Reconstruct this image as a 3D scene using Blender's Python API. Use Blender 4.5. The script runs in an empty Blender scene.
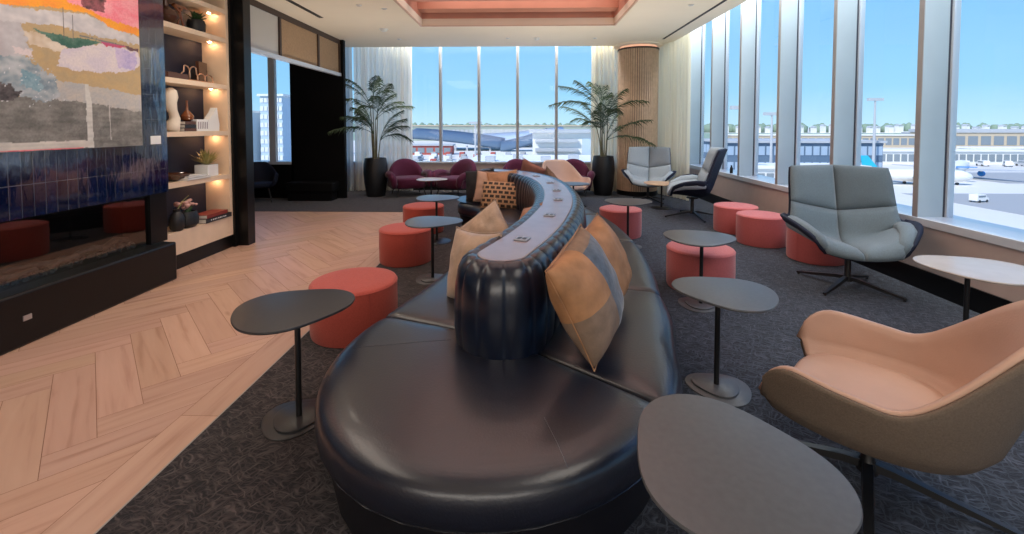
import bpy, math, random
from mathutils import Vector, Matrix, noise
random.seed(7)
PI = math.pi
C = bpy.context.scene.collection
R = math.radians
CEIL = 3.7

# ------------------------------------------------------------------ materials
def mat(name, col, rough=.5, metal=0., var=0., vscale=8., bump=0., bscale=60., spec=.5, col2=None, emit=0., trans=0., sheen=0., coat=0.):
    m = bpy.data.materials.new(name); m.use_nodes = True
    n = m.node_tree.nodes; L = m.node_tree.links; b = n['Principled BSDF']
    b.inputs['Base Color'].default_value = (*col, 1)
    b.inputs['Roughness'].default_value = rough; b.inputs['Metallic'].default_value = metal
    b.inputs['Specular IOR Level'].default_value = spec
    if sheen: b.inputs['Sheen Weight'].default_value = sheen
    if coat: b.inputs['Coat Weight'].default_value = coat; b.inputs['Coat Roughness'].default_value = .16
    tc = n.new('ShaderNodeTexCoord')
    if var or col2:
        t = n.new('ShaderNodeTexNoise'); t.inputs['Scale'].default_value = vscale; t.inputs['Detail'].default_value = 4
        L.new(tc.outputs['Object'], t.inputs['Vector'])
        r = n.new('ShaderNodeValToRGB'); r.color_ramp.elements[0].position = .3; r.color_ramp.elements[1].position = .7
        c2 = col2 or tuple(min(1, c*(1+var)) for c in col)
        c1 = col if col2 else tuple(c*(1-var) for c in col)
        r.color_ramp.elements[0].color = (*c1, 1); r.color_ramp.elements[1].color = (*c2, 1)
        L.new(t.outputs['Fac'], r.inputs['Fac']); L.new(r.outputs['Color'], b.inputs['Base Color'])
    if bump:
        t2 = n.new('ShaderNodeTexNoise'); t2.inputs['Scale'].default_value = bscale; t2.inputs['Detail'].default_value = 3
        L.new(tc.outputs['Object'], t2.inputs['Vector'])
        bp = n.new('ShaderNodeBump'); bp.inputs['Strength'].default_value = bump; bp.inputs['Distance'].default_value = .01
        L.new(t2.outputs['Fac'], bp.inputs['Height']); L.new(bp.outputs['Normal'], b.inputs['Normal'])
    if emit:
        b.inputs['Emission Color'].default_value = (*col, 1); b.inputs['Emission Strength'].default_value = emit
    return m

M = {}
M['leather'] = mat('navy_leather', (.009,.011,.021), .34, var=.25, vscale=3, bump=.10, bscale=90, spec=.75, coat=.22)
M['leather_spine'] = mat('navy_leather_channel', (.003,.007,.020), .30, var=.2, bump=.06, bscale=70, spec=.5, coat=.3)
M['leather_base'] = mat('dark_base', (.006,.006,.010), .5)
M['paneltop'] = mat('taupe_top', (.34,.28,.29), .22, var=.05, spec=.8)
M['outlet'] = mat('outlet_plate', (.30,.33,.38), .35)
M['black'] = mat('black_metal', (.012,.012,.013), .38, spec=.5)
M['blackwall'] = mat('black_panel', (.0035,.0035,.004), .6, spec=.15)
M['blackgloss'] = mat('black_trim', (.004,.004,.0045), .3, spec=.35)
M['tabletop'] = mat('charcoal_tabletop', (.088,.092,.10), .33, var=.08, vscale=40, spec=.5)
M['tabledark'] = mat('black_tabletop', (.03,.03,.033), .36, var=.08, vscale=40, spec=.5)
M['tablewood'] = mat('oak_tabletop', (.55,.36,.22), .4, var=.1)
M['tablewhite'] = mat('pale_tabletop', (.50,.43,.38), .25, var=.04)
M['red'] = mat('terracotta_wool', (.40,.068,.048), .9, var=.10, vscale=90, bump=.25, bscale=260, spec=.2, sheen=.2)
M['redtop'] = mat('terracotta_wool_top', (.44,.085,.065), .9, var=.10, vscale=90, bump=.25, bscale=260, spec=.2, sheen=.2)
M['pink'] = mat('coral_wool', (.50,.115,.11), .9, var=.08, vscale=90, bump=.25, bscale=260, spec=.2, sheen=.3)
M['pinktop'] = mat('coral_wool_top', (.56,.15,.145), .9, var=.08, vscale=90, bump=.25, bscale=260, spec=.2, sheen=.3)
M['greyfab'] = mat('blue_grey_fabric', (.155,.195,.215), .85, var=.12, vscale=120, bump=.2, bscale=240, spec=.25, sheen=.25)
M['greyfab2'] = mat('blue_grey_fabric_shade', (.115,.145,.16), .85, var=.12, vscale=120, bump=.2, bscale=240, spec=.25, sheen=.25)  # darker copy of the blue grey: shade painted on one half of the folded back
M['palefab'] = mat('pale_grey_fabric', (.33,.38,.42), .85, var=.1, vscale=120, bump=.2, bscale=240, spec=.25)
M['palefab2'] = mat('pale_grey_fabric_shade', (.22,.25,.28), .85, var=.1, vscale=120, bump=.2, bscale=240, spec=.25)  # pale grey darkened to paint in the shaded side of the back fold
M['navyshell'] = mat('navy_shell_fabric', (.012,.016,.034), .75, var=.15, bump=.15, bscale=200, spec=.3)
M['peach'] = mat('peach_leather', (.56,.36,.27), .45, var=.06, vscale=5, bump=.08, bscale=120, spec=.45)
M['peachlight'] = mat('pale_peach_leather', (.66,.48,.40), .5, var=.06, vscale=5, bump=.05)
M['taupe'] = mat('taupe_shell_fabric', (.17,.13,.10), .85, var=.14, vscale=150, bump=.25, bscale=260, spec=.2)
M['maroon'] = mat('maroon_wool', (.070,.008,.030), .9, var=.15, vscale=60, bump=.25, bscale=180, spec=.2, sheen=.15)
M['beige'] = mat('champagne_satin', (.44,.31,.215), .40, var=.22, vscale=9, bump=.35, bscale=22, spec=.5, sheen=.3)
M['tan'] = mat('tan_leather_cloth', (.44,.22,.11), .5, var=.2, vscale=9, bump=.3, bscale=22, spec=.45)
M['orange_tan'] = mat('ochre_cloth', (.40,.20,.095), .6, var=.22, vscale=9, bump=.3, bscale=25, spec=.3)
M['slate'] = mat('slate_blue_velvet', (.05,.075,.11), .6, var=.4, vscale=18, bump=.3, bscale=30, sheen=.4)
M['brownfab'] = mat('grey_brown_cloth', (.24,.16,.11), .7, var=.2, vscale=14, bump=.3, bscale=30)
M['darkpillow'] = mat('black_cloth', (.010,.010,.014), .8, var=.2)
M['rose'] = mat('dusty_rose_cloth', (.35,.16,.12), .7, var=.15)
M['planter'] = mat('black_planter', (.010,.011,.013), .45, var=.3, vscale=30)
M['soil'] = mat('soil', (.03,.02,.012), .95)
M['leaf'] = mat('palm_leaf', (.020,.045,.016), .6, col2=(.055,.09,.028), vscale=3)
M['stem'] = mat('palm_stem', (.13,.12,.06), .7, var=.3)
M['plaster'] = mat('ceiling_plaster', (.88,.79,.65), .9, var=.02, vscale=1.5, spec=.2)
M['copper'] = mat('salmon_panel', (.60,.29,.21), .45, var=.07, vscale=2, spec=.4)
M['kneewall'] = mat('pinkish_wall', (.56,.47,.44), .75, var=.03, spec=.3)
M['sillm'] = mat('white_sill', (.62,.66,.72), .22, spec=.6)
M['fin'] = mat('grey_fin', (.46,.52,.545), .5, var=.04, vscale=2)
M['finedge'] = mat('fin_edge', (.36,.33,.31), .5)
M['gasket'] = mat('dark_gasket', (.05,.055,.075), .5)
M['frame'] = mat('white_frame', (.60,.64,.69), .4)
M['mullion'] = mat('grey_mullion', (.40,.44,.50), .5)
M['oak'] = mat('pale_oak', (.78,.60,.43), .5, var=.06, vscale=6)
M['shelfback'] = mat('dark_blue_back', (.012,.015,.036), .5)
M['slat'] = mat('oak_slat', (.58,.41,.28), .6, var=.10, vscale=12)
M['slatgap'] = mat('slat_gap', (.16,.10,.06), .8)
M['tan_panel'] = mat('woven_tan_panel', (.42,.27,.15), .75, var=.12, vscale=40)
M['palepanel'] = mat('pale_glass_panel', (.58,.55,.50), .3)
M['brownwood'] = mat('dark_brown_wood', (.06,.033,.02), .5)
M['white'] = mat('white_paint', (.8,.8,.78), .5)
M['cream'] = mat('bone_ceramic', (.78,.68,.55), .6, var=.05)
M['brownglaze'] = mat('brown_glaze', (.07,.025,.015), .15, coat=.5)
M['ambglass'] = mat('amber_glaze', (.22,.07,.025), .2, coat=.5)
M['wire'] = mat('brass_wire', (.55,.30,.18), .3, metal=.8)
M['book_red'] = mat('red_cover', (.24,.035,.025), .5)
M['book_dark'] = mat('dark_cover', (.025,.025,.03), .5)
M['book_brown'] = mat('brown_cover', (.12,.06,.045), .6)
M['paper'] = mat('paper', (.75,.72,.66), .8)
M['plantgreen'] = mat('small_leaf', (.045,.10,.03), .5, var=.3)
M['plantgold'] = mat('golden_leaf', (.45,.36,.14), .5, col2=(.25,.27,.09), vscale=12)
M['flower'] = mat('pink_petal', (.60,.34,.30), .6)
M['chrome'] = mat('steel', (.55,.57,.6), .3, metal=.9)
M['coal'] = mat('coal', (.02,.019,.018), .35, var=.4)
M['log'] = mat('charred_log', (.06,.045,.035), .6, var=.5, vscale=20, bump=.5, bscale=20)
M['warmled'] = mat('warm_led', (1., .60, .34), .5, emit=130.)
M['ledring'] = mat('cove_glow', (1., .55, .36), .5, emit=.55)
M['slot'] = mat('slot_black', (.03,.027,.025), .7)

def glass(name, tint=(.93,.97,1.), refl=.08):
    m = bpy.data.materials.new(name); m.use_nodes = True
    n = m.node_tree.nodes; L = m.node_tree.links; n.remove(n['Principled BSDF'])
    t = n.new('ShaderNodeBsdfTransparent'); t.inputs['Color'].default_value = (*tint, 1)
    g = n.new('ShaderNodeBsdfGlossy'); g.inputs['Roughness'].default_value = .03
    lw = n.new('ShaderNodeLayerWeight'); lw.inputs['Blend'].default_value = .5
    pw = n.new('ShaderNodeMath'); pw.operation = 'POWER'; pw.inputs[1].default_value = 4.5; L.new(lw.outputs['Facing'], pw.inputs[0])
    fz = n.new('ShaderNodeMath'); fz.operation = 'MULTIPLY_ADD'; fz.inputs[1].default_value = .55; fz.inputs[2].default_value = refl*.35; L.new(pw.outputs[0], fz.inputs[0])
    mx = n.new('ShaderNodeMixShader')
    L.new(fz.outputs[0], mx.inputs['Fac']); L.new(t.outputs[0], mx.inputs[1]); L.new(g.outputs[0], mx.inputs[2])
    L.new(mx.outputs[0], n['Material Output'].inputs['Surface'])
    return m
M['glass'] = glass('window_glass')
M['fireglass'] = glass('fireplace_glass', (.75,.75,.75), .42)

def carpet_mat():
    m = bpy.data.materials.new('carpet'); m.use_nodes = True
    n = m.node_tree.nodes; L = m.node_tree.links; b = n['Principled BSDF']
    tc = n.new('ShaderNodeTexCoord')
    ns = n.new('ShaderNodeTexNoise'); ns.inputs['Scale'].default_value = 9; ns.inputs['Detail'].default_value = 3
    L.new(tc.outputs['Object'], ns.inputs['Vector'])
    mixv = n.new('ShaderNodeMix'); mixv.data_type = 'VECTOR'; mixv.inputs['Factor'].default_value = .09
    L.new(tc.outputs['Object'], mixv.inputs[4]); L.new(ns.outputs['Color'], mixv.inputs[5])
    cols = []
    for k, (sx, sy, rz) in enumerate([(85, 10, .5), (78, 11, -.9), (90, 13, 1.7)]):
        mp = n.new('ShaderNodeMapping'); mp.inputs['Scale'].default_value = (sx, sy, 1); 
        rr = n.new('ShaderNodeMapping'); rr.inputs['Rotation'].default_value = (0, 0, rz)
        L.new(mixv.outputs[1], rr.inputs['Vector']); L.new(rr.outputs[0], mp.inputs['Vector'])
        t = n.new('ShaderNodeTexNoise'); t.inputs['Scale'].default_value = 1.; t.inputs['Detail'].default_value = 1.5
        L.new(mp.outputs[0], t.inputs['Vector']); cols.append(t)
    mx = n.new('ShaderNodeMath'); mx.operation = 'MAXIMUM'; L.new(cols[0].outputs['Fac'], mx.inputs[0]); L.new(cols[1].outputs['Fac'], mx.inputs[1])
    mx2 = n.new('ShaderNodeMath'); mx2.operation = 'MAXIMUM'; L.new(mx.outputs[0], mx2.inputs[0]); L.new(cols[2].outputs['Fac'], mx2.inputs[1])
    r = n.new('ShaderNodeValToRGB'); e = r.color_ramp.elements
    e[0].position = .50; e[0].color = (.013,.015,.021, 1); e[1].position = .78; e[1].color = (.095,.102,.122, 1)
    L.new(mx2.outputs[0], r.inputs['Fac'])
    # warm reflected light painted in as brown on the left, cooler to the right
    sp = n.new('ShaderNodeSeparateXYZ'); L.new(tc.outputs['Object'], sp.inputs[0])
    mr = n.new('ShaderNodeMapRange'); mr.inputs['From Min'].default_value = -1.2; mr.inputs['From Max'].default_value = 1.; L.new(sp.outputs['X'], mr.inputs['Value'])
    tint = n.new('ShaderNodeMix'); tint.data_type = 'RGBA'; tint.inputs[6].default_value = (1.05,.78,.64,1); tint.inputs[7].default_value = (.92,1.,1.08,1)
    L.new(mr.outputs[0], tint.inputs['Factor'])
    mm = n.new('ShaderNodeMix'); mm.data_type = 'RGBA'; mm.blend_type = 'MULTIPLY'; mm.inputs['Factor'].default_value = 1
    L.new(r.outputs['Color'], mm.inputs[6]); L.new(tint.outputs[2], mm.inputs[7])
    L.new(mm.outputs[2], b.inputs['Base Color']); b.inputs['Roughness'].default_value = .95; b.inputs['Specular IOR Level'].default_value = .15
    b.inputs['Sheen Weight'].default_value = .15
    bp = n.new('ShaderNodeBump'); bp.inputs['Strength'].default_value = .5; bp.inputs['Distance'].default_value = .01
    L.new(mx2.outputs[0], bp.inputs['Height']); L.new(bp.outputs['Normal'], b.inputs['Normal'])
    return m
M['carpet'] = carpet_mat()

def wood_mat():
    m = bpy.data.materials.new('herringbone_oak'); m.use_nodes = True
    n = m.node_tree.nodes; L = m.node_tree.links; b = n['Principled BSDF']
    uv = n.new('ShaderNodeUVMap'); uv.uv_map = 'UVMap'
    at = n.new('ShaderNodeAttribute'); at.attribute_name = 'tone'
    mp = n.new('ShaderNodeMapping'); mp.inputs['Scale'].default_value = (1.3, 16, 1); L.new(uv.outputs[0], mp.inputs['Vector'])
    t = n.new('ShaderNodeTexNoise'); t.inputs['Scale'].default_value = 1.; t.inputs['Detail'].default_value = 5; t.inputs['Distortion'].default_value = .4
    L.new(mp.outputs[0], t.inputs['Vector'])
    r = n.new('ShaderNodeValToRGB'); e = r.color_ramp.elements
    e[0].position = .28; e[0].color = (.41,.24,.17, 1); e[1].position = .46; e[1].color = (.52,.33,.245, 1)
    x = e.new(.80); x.color = (.57,.375,.285, 1)
    L.new(t.outputs['Fac'], r.inputs['Fac'])
    # knots
    mp2 = n.new('ShaderNodeMapping'); mp2.inputs['Scale'].default_value = (1.1, 4, 1); L.new(uv.outputs[0], mp2.inputs['Vector'])
    v = n.new('ShaderNodeTexVoronoi'); v.inputs['Scale'].default_value = 1.; L.new(mp2.outputs[0], v.inputs['Vector'])
    kr = n.new('ShaderNodeValToRGB'); kr.color_ramp.elements[0].position = .02; kr.color_ramp.elements[0].color = (.45,.33,.26,1); kr.color_ramp.elements[1].position = .10; kr.color_ramp.elements[1].color = (1,1,1,1)
    L.new(v.outputs['Distance'], kr.inputs['Fac'])
    m1 = n.new('ShaderNodeMix'); m1.data_type = 'RGBA'; m1.blend_type = 'MULTIPLY'; m1.inputs['Factor'].default_value = .55
    L.new(r.outputs['Color'], m1.inputs[6]); L.new(kr.outputs['Color'], m1.inputs[7])
    m2 = n.new('ShaderNodeMix'); m2.data_type = 'RGBA'; m2.blend_type = 'MULTIPLY'; m2.inputs['Factor'].default_value = 1.
    L.new(m1.outputs[2], m2.inputs[6]); L.new(at.outputs['Color'], m2.inputs[7])
    L.new(m2.outputs[2], b.inputs['Base Color']); b.inputs['Roughness'].default_value = .42; b.inputs['Specular IOR Level'].default_value = .4
    return m
M['wood'] = wood_mat(); M['woodgap'] = mat('floor_gap', (.25,.12,.07), .8)

def tile_mat():
    m = bpy.data.materials.new('navy_glazed_tile'); m.use_nodes = True
    n = m.node_tree.nodes; L = m.node_tree.links; b = n['Principled BSDF']
    tc = n.new('ShaderNodeTexCoord'); sp = n.new('ShaderNodeSeparateXYZ'); L.new(tc.outputs['Object'], sp.inputs[0])
    cb = n.new('ShaderNodeCombineXYZ'); L.new(sp.outputs['Y'], cb.inputs['X'])
    ad = n.new('ShaderNodeMath'); ad.inputs[1].default_value = -.96+.27*10; L.new(sp.outputs['Z'], ad.inputs[0]); L.new(ad.outputs[0], cb.inputs['Y'])
    br = n.new('ShaderNodeTexBrick'); br.offset = 0; br.squash = 1; br.inputs['Scale'].default_value = 1
    br.inputs['Brick Width'].default_value = .09; br.inputs['Row Height'].default_value = .27; br.inputs['Mortar Size'].default_value = .0034
    br.inputs['Color1'].default_value = (.001,.005,.030,1); br.inputs['Color2'].default_value = (.002,.010,.055,1); br.inputs['Mortar'].default_value = (.06,.07,.09,1)
    br.inputs['Mortar Smooth'].default_value = .2
    L.new(cb.outputs[0], br.inputs['Vector']); L.new(br.outputs['Color'], b.inputs['Base Color'])
    # handmade wobble: every tile tilts a little, wavy along its height
    mp = n.new('ShaderNodeMapping'); mp.inputs['Scale'].default_value = (9, 3, 1); L.new(cb.outputs[0], mp.inputs['Vector'])
    t = n.new('ShaderNodeTexNoise'); t.inputs['Scale'].default_value = 1.6; t.inputs['Detail'].default_value = 2; L.new(mp.outputs[0], t.inputs['Vector'])
    sub = n.new('ShaderNodeMath'); sub.operation = 'MULTIPLY_ADD'; sub.inputs[1].default_value = -1.2
    L.new(br.outputs['Fac'], sub.inputs[0]); L.new(t.outputs['Fac'], sub.inputs[2])
    bp = n.new('ShaderNodeBump'); bp.inputs['Strength'].default_value = .5; bp.inputs['Distance'].default_value = .004
    L.new(sub.outputs[0], bp.inputs['Height']); L.new(bp.outputs['Normal'], b.inputs['Normal'])
    b.inputs['Roughness'].default_value = .07; b.inputs['IOR'].default_value = 2.1
    b.inputs['Coat Weight'].default_value = 1.; b.inputs['Coat Roughness'].default_value = .05
    return m
M['tile'] = tile_mat()

def curtain_mat(name, col, tr):
    m = bpy.data.materials.new(name); m.use_nodes = True
    n = m.node_tree.nodes; L = m.node_tree.links; n.remove(n['Principled BSDF'])
    d = n.new('ShaderNodeBsdfDiffuse'); d.inputs['Color'].default_value = (*col, 1)
    t = n.new('ShaderNodeBsdfTranslucent'); t.inputs['Color'].default_value = (*col, 1)
    x = n.new('ShaderNodeBsdfTransparent'); x.inputs['Color'].default_value = (1,1,1,1)
    a = n.new('ShaderNodeMixShader'); a.inputs['Fac'].default_value = .55; L.new(d.outputs[0], a.inputs[1]); L.new(t.outputs[0], a.inputs[2])
    tc = n.new('ShaderNodeTexCoord'); w = n.new('ShaderNodeTexNoise'); w.inputs['Scale'].default_value = 1
    mp = n.new('ShaderNodeMapping'); mp.inputs['Scale'].default_value = (14, 14, .2); L.new(tc.outputs['Object'], mp.inputs['Vector']); L.new(mp.outputs[0], w.inputs['Vector'])
    mr = n.new('ShaderNodeMapRange'); mr.inputs['From Min'].default_value = .3; mr.inputs['From Max'].default_value = .7; mr.inputs['To Min'].default_value = tr*.3; mr.inputs['To Max'].default_value = tr*1.7
    L.new(w.outputs['Fac'], mr.inputs['Value'])
    c = n.new('ShaderNodeMixShader'); L.new(mr.outputs[0], c.inputs['Fac']); L.new(a.outputs[0], c.inputs[1]); L.new(x.outputs[0], c.inputs[2])
    L.new(c.outputs[0], n['Material Output'].inputs['Surface'])
    return m
M['sheer'] = curtain_mat('sheer_curtain', (.95,.91,.82), .10)
M['sheeryellow'] = curtain_mat('sheer_cream_curtain', (.95,.88,.70), .08)
M['sheergrey'] = curtain_mat('sheer_grey_curtain', (.55,.58,.58), .05)

def basket_mat():
    m = bpy.data.materials.new('woven_leather_lattice'); m.use_nodes = True
    n = m.node_tree.nodes; L = m.node_tree.links; b = n['Principled BSDF']
    tc = n.new('ShaderNodeTexCoord'); br = n.new('ShaderNodeTexBrick'); br.offset = .5
    br.inputs['Scale'].default_value = 1; br.inputs['Brick Width'].default_value = .088; br.inputs['Row Height'].default_value = .066; br.inputs['Mortar Size'].default_value = .0135
    br.inputs['Color1'].default_value = (.03,.018,.014,1); br.inputs['Color2'].default_value = (.05,.03,.02,1); br.inputs['Mortar'].default_value = (.50,.29,.16,1)
    L.new(tc.outputs['Object'], br.inputs['Vector']); L.new(br.outputs['Color'], b.inputs['Base Color'])
    bp = n.new('ShaderNodeBump'); bp.inputs['Strength'].default_value = .6; bp.inputs['Distance'].default_value = .01
    L.new(br.outputs['Fac'], bp.inputs['Height']); L.new(bp.outputs['Normal'], b.inputs['Normal']); b.inputs['Roughness'].default_value = .6
    return m
M['basket'] = basket_mat()

# ------------------------------------------------------------------ mesh helpers
class MB:
    def __init__(s): s.v = []; s.f = []; s.mi = []
    def add(s, vs, fs, mi=0):
        o = len(s.v); s.v += [tuple(p) for p in vs]
        for f in fs: s.f.append(tuple(i+o for i in f)); s.mi.append(mi)
        return s
    def box(s, x0, x1, y0, y1, z0, z1, mi=0, mtx=None):
        vs = [Vector((x, y, z)) for z in (z0, z1) for y in (y0, y1) for x in (x0, x1)]
        if mtx: vs = [mtx @ p for p in vs]
        return s.add(vs, [(0,2,3,1),(4,5,7,6),(0,1,5,4),(2,6,7,3),(0,4,6,2),(1,3,7,5)], mi)
    def tube(s, pts, rad, n=10, mi=0, cap=True):
        pts = [Vector(p) for p in pts]; k = len(pts)
        rr = rad if isinstance(rad, (list, tuple)) else [rad]*k
        vs = []; fs = []
        ds = [(pts[min(i+1, k-1)] - pts[max(i-1, 0)]).normalized() for i in range(k)]
        up = min((Vector((0, 0, 1)), Vector((1, 0, 0)), Vector((0, 1, 0))), key=lambda a_: max(abs(d_.dot(a_)) for d_ in ds))
        for i, p in enumerate(pts):
            d = (pts[min(i+1, k-1)] - pts[max(i-1, 0)]).normalized()
            a = d.cross(up)
            if a.length < .05: a = d.cross(Vector((0, 1, 0)))
            a.normalize(); b = a.cross(d)
            for j in range(n):
                t = 2*PI*j/n; vs.append(p + (a*math.cos(t) + b*math.sin(t))*rr[i])
        for i in range(k-1):
            for j in range(n):
                fs.append((i*n+j, i*n+(j+1) % n, (i+1)*n+(j+1) % n, (i+1)*n+j))
        if cap: fs.append(tuple(range(n-1, -1, -1))); fs.append(tuple((k-1)*n+j for j in range(n)))
        return s.add(vs, fs, mi)
    def lathe(s, prof, n=32, c=(0, 0), mi=0, sx=1, sy=1, wob=None):
        vs = []; fs = []; k = len(prof)
        for (r, z) in prof:
            for j in range(n):
                t = 2*PI*j/n; q = r*(wob(t) if wob else 1)
                vs.append((c[0]+q*math.cos(t)*sx, c[1]+q*math.sin(t)*sy, z))
        for i in range(k-1):
            for j in range(n):
                fs.append((i*n+j, i*n+(j+1) % n, (i+1)*n+(j+1) % n, (i+1)*n+j))
        fs.append(tuple(range(n-1, -1, -1))); fs.append(tuple((k-1)*n+j for j in range(n)))
        return s.add(vs, fs, mi)
    def rings(s, rings, closed=True, cap=True, mi=0):
        n = len(rings[0]); vs = [p for r in rings for p in r]; fs = []
        m = n if closed else n-1
        for i in range(len(rings)-1):
            for j in range(m):
                fs.append((i*n+j, i*n+(j+1) % n, (i+1)*n+(j+1) % n, (i+1)*n+j))
        if cap: fs.append(tuple(range(n-1, -1, -1))); fs.append(tuple((len(rings)-1)*n+j for j in range(n)))
        return s.add(vs, fs, mi)
    def build(s, name, m, parent=None, smooth=True, sub=0, bevel=0, auto=40):
        me = bpy.data.meshes.new(name); me.from_pydata(s.v, [], s.f)
        for x in (m if isinstance(m, (list, tuple)) else [m]): me.materials.append(x)
        for p, k in zip(me.polygons, s.mi): p.material_index = k
        import bmesh
        bm = bmesh.new(); bm.from_mesh(me); bmesh.ops.recalc_face_normals(bm, faces=bm.faces); bm.to_mesh(me); bm.free()
        o = bpy.data.objects.new(name, me); C.objects.link(o)
        if parent: o.parent = parent
        if smooth:
            me.polygons.foreach_set('use_smooth', [True]*len(me.polygons))
            if auto and not sub:
                try: me.set_sharp_from_angle(angle=R(auto))
                except Exception: pass
        if bevel:
            b = o.modifiers.new('b', 'BEVEL'); b.width = bevel; b.segments = 3; b.limit_method = 'ANGLE'
        if sub:
            q = o.modifiers.new('s', 'SUBSURF'); q.levels = sub; q.render_levels = sub
        return o

def tag(o, label=None, cat=None, group=None, kind=None):
    if label: o['label'] = label
    if cat: o['category'] = cat
    if group: o['group'] = group
    if kind: o['kind'] = kind
    return o
def thing(name, label, cat, loc=(0, 0, 0), rz=0, group=None):
    o = bpy.data.objects.new(name, None); C.objects.link(o); o.location = loc; o.rotation_euler = (0, 0, rz)
    o.empty_display_size = .1
    return tag(o, label, cat, group)
def struct(name, mb, m, parent=None, label=None, **k):
    o = mb.build(name, m, parent, smooth=k.pop('smooth', False), **k)
    if not parent: tag(o, label, None, None, 'structure')
    return o
def copy_tree(o, parent=None):
    c = o.copy(); C.objects.link(c); c.parent = parent
    for ch in list(o.children): copy_tree(ch, c)
    return c
def sm(a, b, x):
    t = max(0, min(1, (x-a)/(b-a))); return t*t*(3-2*t)

def thick(mb, G, off0, off1, mi_in=0, mi_out=0):
    """closed sheet from a grid G[i][j] of Vectors, offset along its normals between off0 and off1"""
    a = len(G); b = len(G[0]); N = []
    for i in range(a):
        row = []
        for j in range(b):
            du = G[min(i+1, a-1)][j] - G[max(i-1, 0)][j]; dv = G[i][min(j+1, b-1)] - G[i][max(j-1, 0)]
            n = du.cross(dv); row.append(n.normalized() if n.length > 1e-9 else Vector((0, 0, 1)))
        N.append(row)
    f0 = off0 if callable(off0) else (lambda u, v: off0); f1 = off1 if callable(off1) else (lambda u, v: off1)
    T = [[G[i][j] + N[i][j]*f1(i/(a-1), j/(b-1)) for j in range(b)] for i in range(a)]
    B = [[G[i][j] + N[i][j]*f0(i/(a-1), j/(b-1)) for j in range(b)] for i in range(a)]
    o = len(mb.v)
    mb.v += [tuple(p) for r in T for p in r] + [tuple(p) for r in B for p in r]
    n = a*b; idx = lambda i, j, s: o + s*n + i*b + j
    for i in range(a-1):
        for j in range(b-1):
            mb.f.append((idx(i,j,0), idx(i+1,j,0), idx(i+1,j+1,0), idx(i,j+1,0))); mb.mi.append(mi_in)
            mb.f.append((idx(i,j,1), idx(i,j+1,1), idx(i+1,j+1,1), idx(i+1,j,1))); mb.mi.append(mi_out)
    for i in range(a-1):
        for j in (0, b-1): mb.f.append((idx(i,j,0), idx(i,j,1), idx(i+1,j,1), idx(i+1,j,0))); mb.mi.append(mi_in)
    for j in range(b-1):
        for i in (0, a-1): mb.f.append((idx(i,j,0), idx(i,j+1,0), idx(i,j+1,1), idx(i,j,1))); mb.mi.append(mi_in)
    return mb

def catmull(P, t):
    n = len(P)-1; x = max(0, min(n-1e-6, t*n)); i = int(x); u = x-i
    p0 = P[max(i-1, 0)]; p1 = P[i]; p2 = P[i+1]; p3 = P[min(i+2, n)]
    return .5*((2*p1) + (p2-p0)*u + (2*p0-5*p1+4*p2-p3)*u*u + (3*p1-3*p2+p3-p0)*u**3)

# ------------------------------------------------------------------ room shell
def clip(poly, a, b, c):   # keep a*x+b*y<=c
    out = []
    for i in range(len(poly)):
        p = poly[i]; q = poly[(i+1) % len(poly)]
        dp = a*p[0]+b*p[1]-c; dq = a*q[0]+b*q[1]-c
        if dp <= 0: out.append(p)
        if dp*dq < 0:
            t = dp/(dp-dq); out.append(tuple(p[k]+(q[k]-p[k])*t for k in range(len(p))))
    return out
EDGE = -1.78
def wood_floor():
    w, n = .21, 5; Lp = w*n
    vs = []; fs = []; uvs = []; tones = []
    def emit(poly, tone):
        base = len(vs)
        for p in poly: vs.append((p[0], p[1], 0.0)); uvs.append((p[2], p[3]))
        fs.append(tuple(range(base, base+len(poly)))); tones.append(tone)
    c = math.cos(PI/4); g = .0014
    ox, oy = -2.33, 2.6
    for i in range(-70, 71):
        for j in range(-70, 71):
            k = (i-j) % (2*n)
            if k == 0: rect = (i*w, j*w, i*w+Lp, j*w+w, 0)
            elif k == 2*n-1: rect = (i*w, j*w, i*w+w, j*w+Lp, 1)
            else: continue
            x0, y0, x1, y1, vert = rect; x0 += g; y0 += g; x1 -= g; y1 -= g
            u0 = random.random()*40; v0 = random.random()*40
            pts = []
            for (x, y) in ((x0, y0), (x1, y0), (x1, y1), (x0, y1)):
                uu, vv = ((y-y0, x-x0) if vert else (x-x0, y-y0))
                pts.append((ox + x*c - y*c, oy + x*c + y*c, uu+u0, vv+v0))
            pts = clip(pts, 1, 0, EDGE-.235)
            if len(pts) > 2: pts = clip(pts, -1, 0, 6.9)
            if len(pts) > 2: pts = clip(pts, 0, 1, 8.68)
            if len(pts) > 2: pts = clip(pts, 0, -1, 2.9)
            if len(pts) > 2:
                t = random.uniform(.90, 1.06); emit(pts, (t, t*random.uniform(.97, 1.02), t*random.uniform(.95, 1.03), 1))
    y = -2.9
    while y < 8.68:
        y1 = min(8.68, y+1.8); u0 = random.random()*30; t = random.uniform(.92, 1.04)
        q = [(EDGE-.232, y), (EDGE, y), (EDGE, y1-.003), (EDGE-.232, y1-.003)]
        emit([(a, b, b+u0, a) for a, b in q], (t, t, t, 1)); y = y1
    me = bpy.data.meshes.new('floor'); me.from_pydata(vs, [], fs)
    uvl = me.uv_layers.new(name='UVMap'); ca = me.color_attributes.new('tone', 'FLOAT_COLOR', 'POINT')
    for p in me.polygons:
        for li in p.loop_indices:
            uvl.data[li].uv = uvs[me.loops[li].vertex_index]; ca.data[me.loops[li].vertex_index].color = tones[p.index]
    me.materials.append(M['wood'])
    o = bpy.data.objects.new('floor', me); C.objects.link(o)
    tag(o, 'pale oak herringbone floor in front of the fireplace', kind='structure')
wood_floor()
struct('floor', MB().box(-9.5, 5., -3., 12., -.15, -.004), M['woodgap'])
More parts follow.
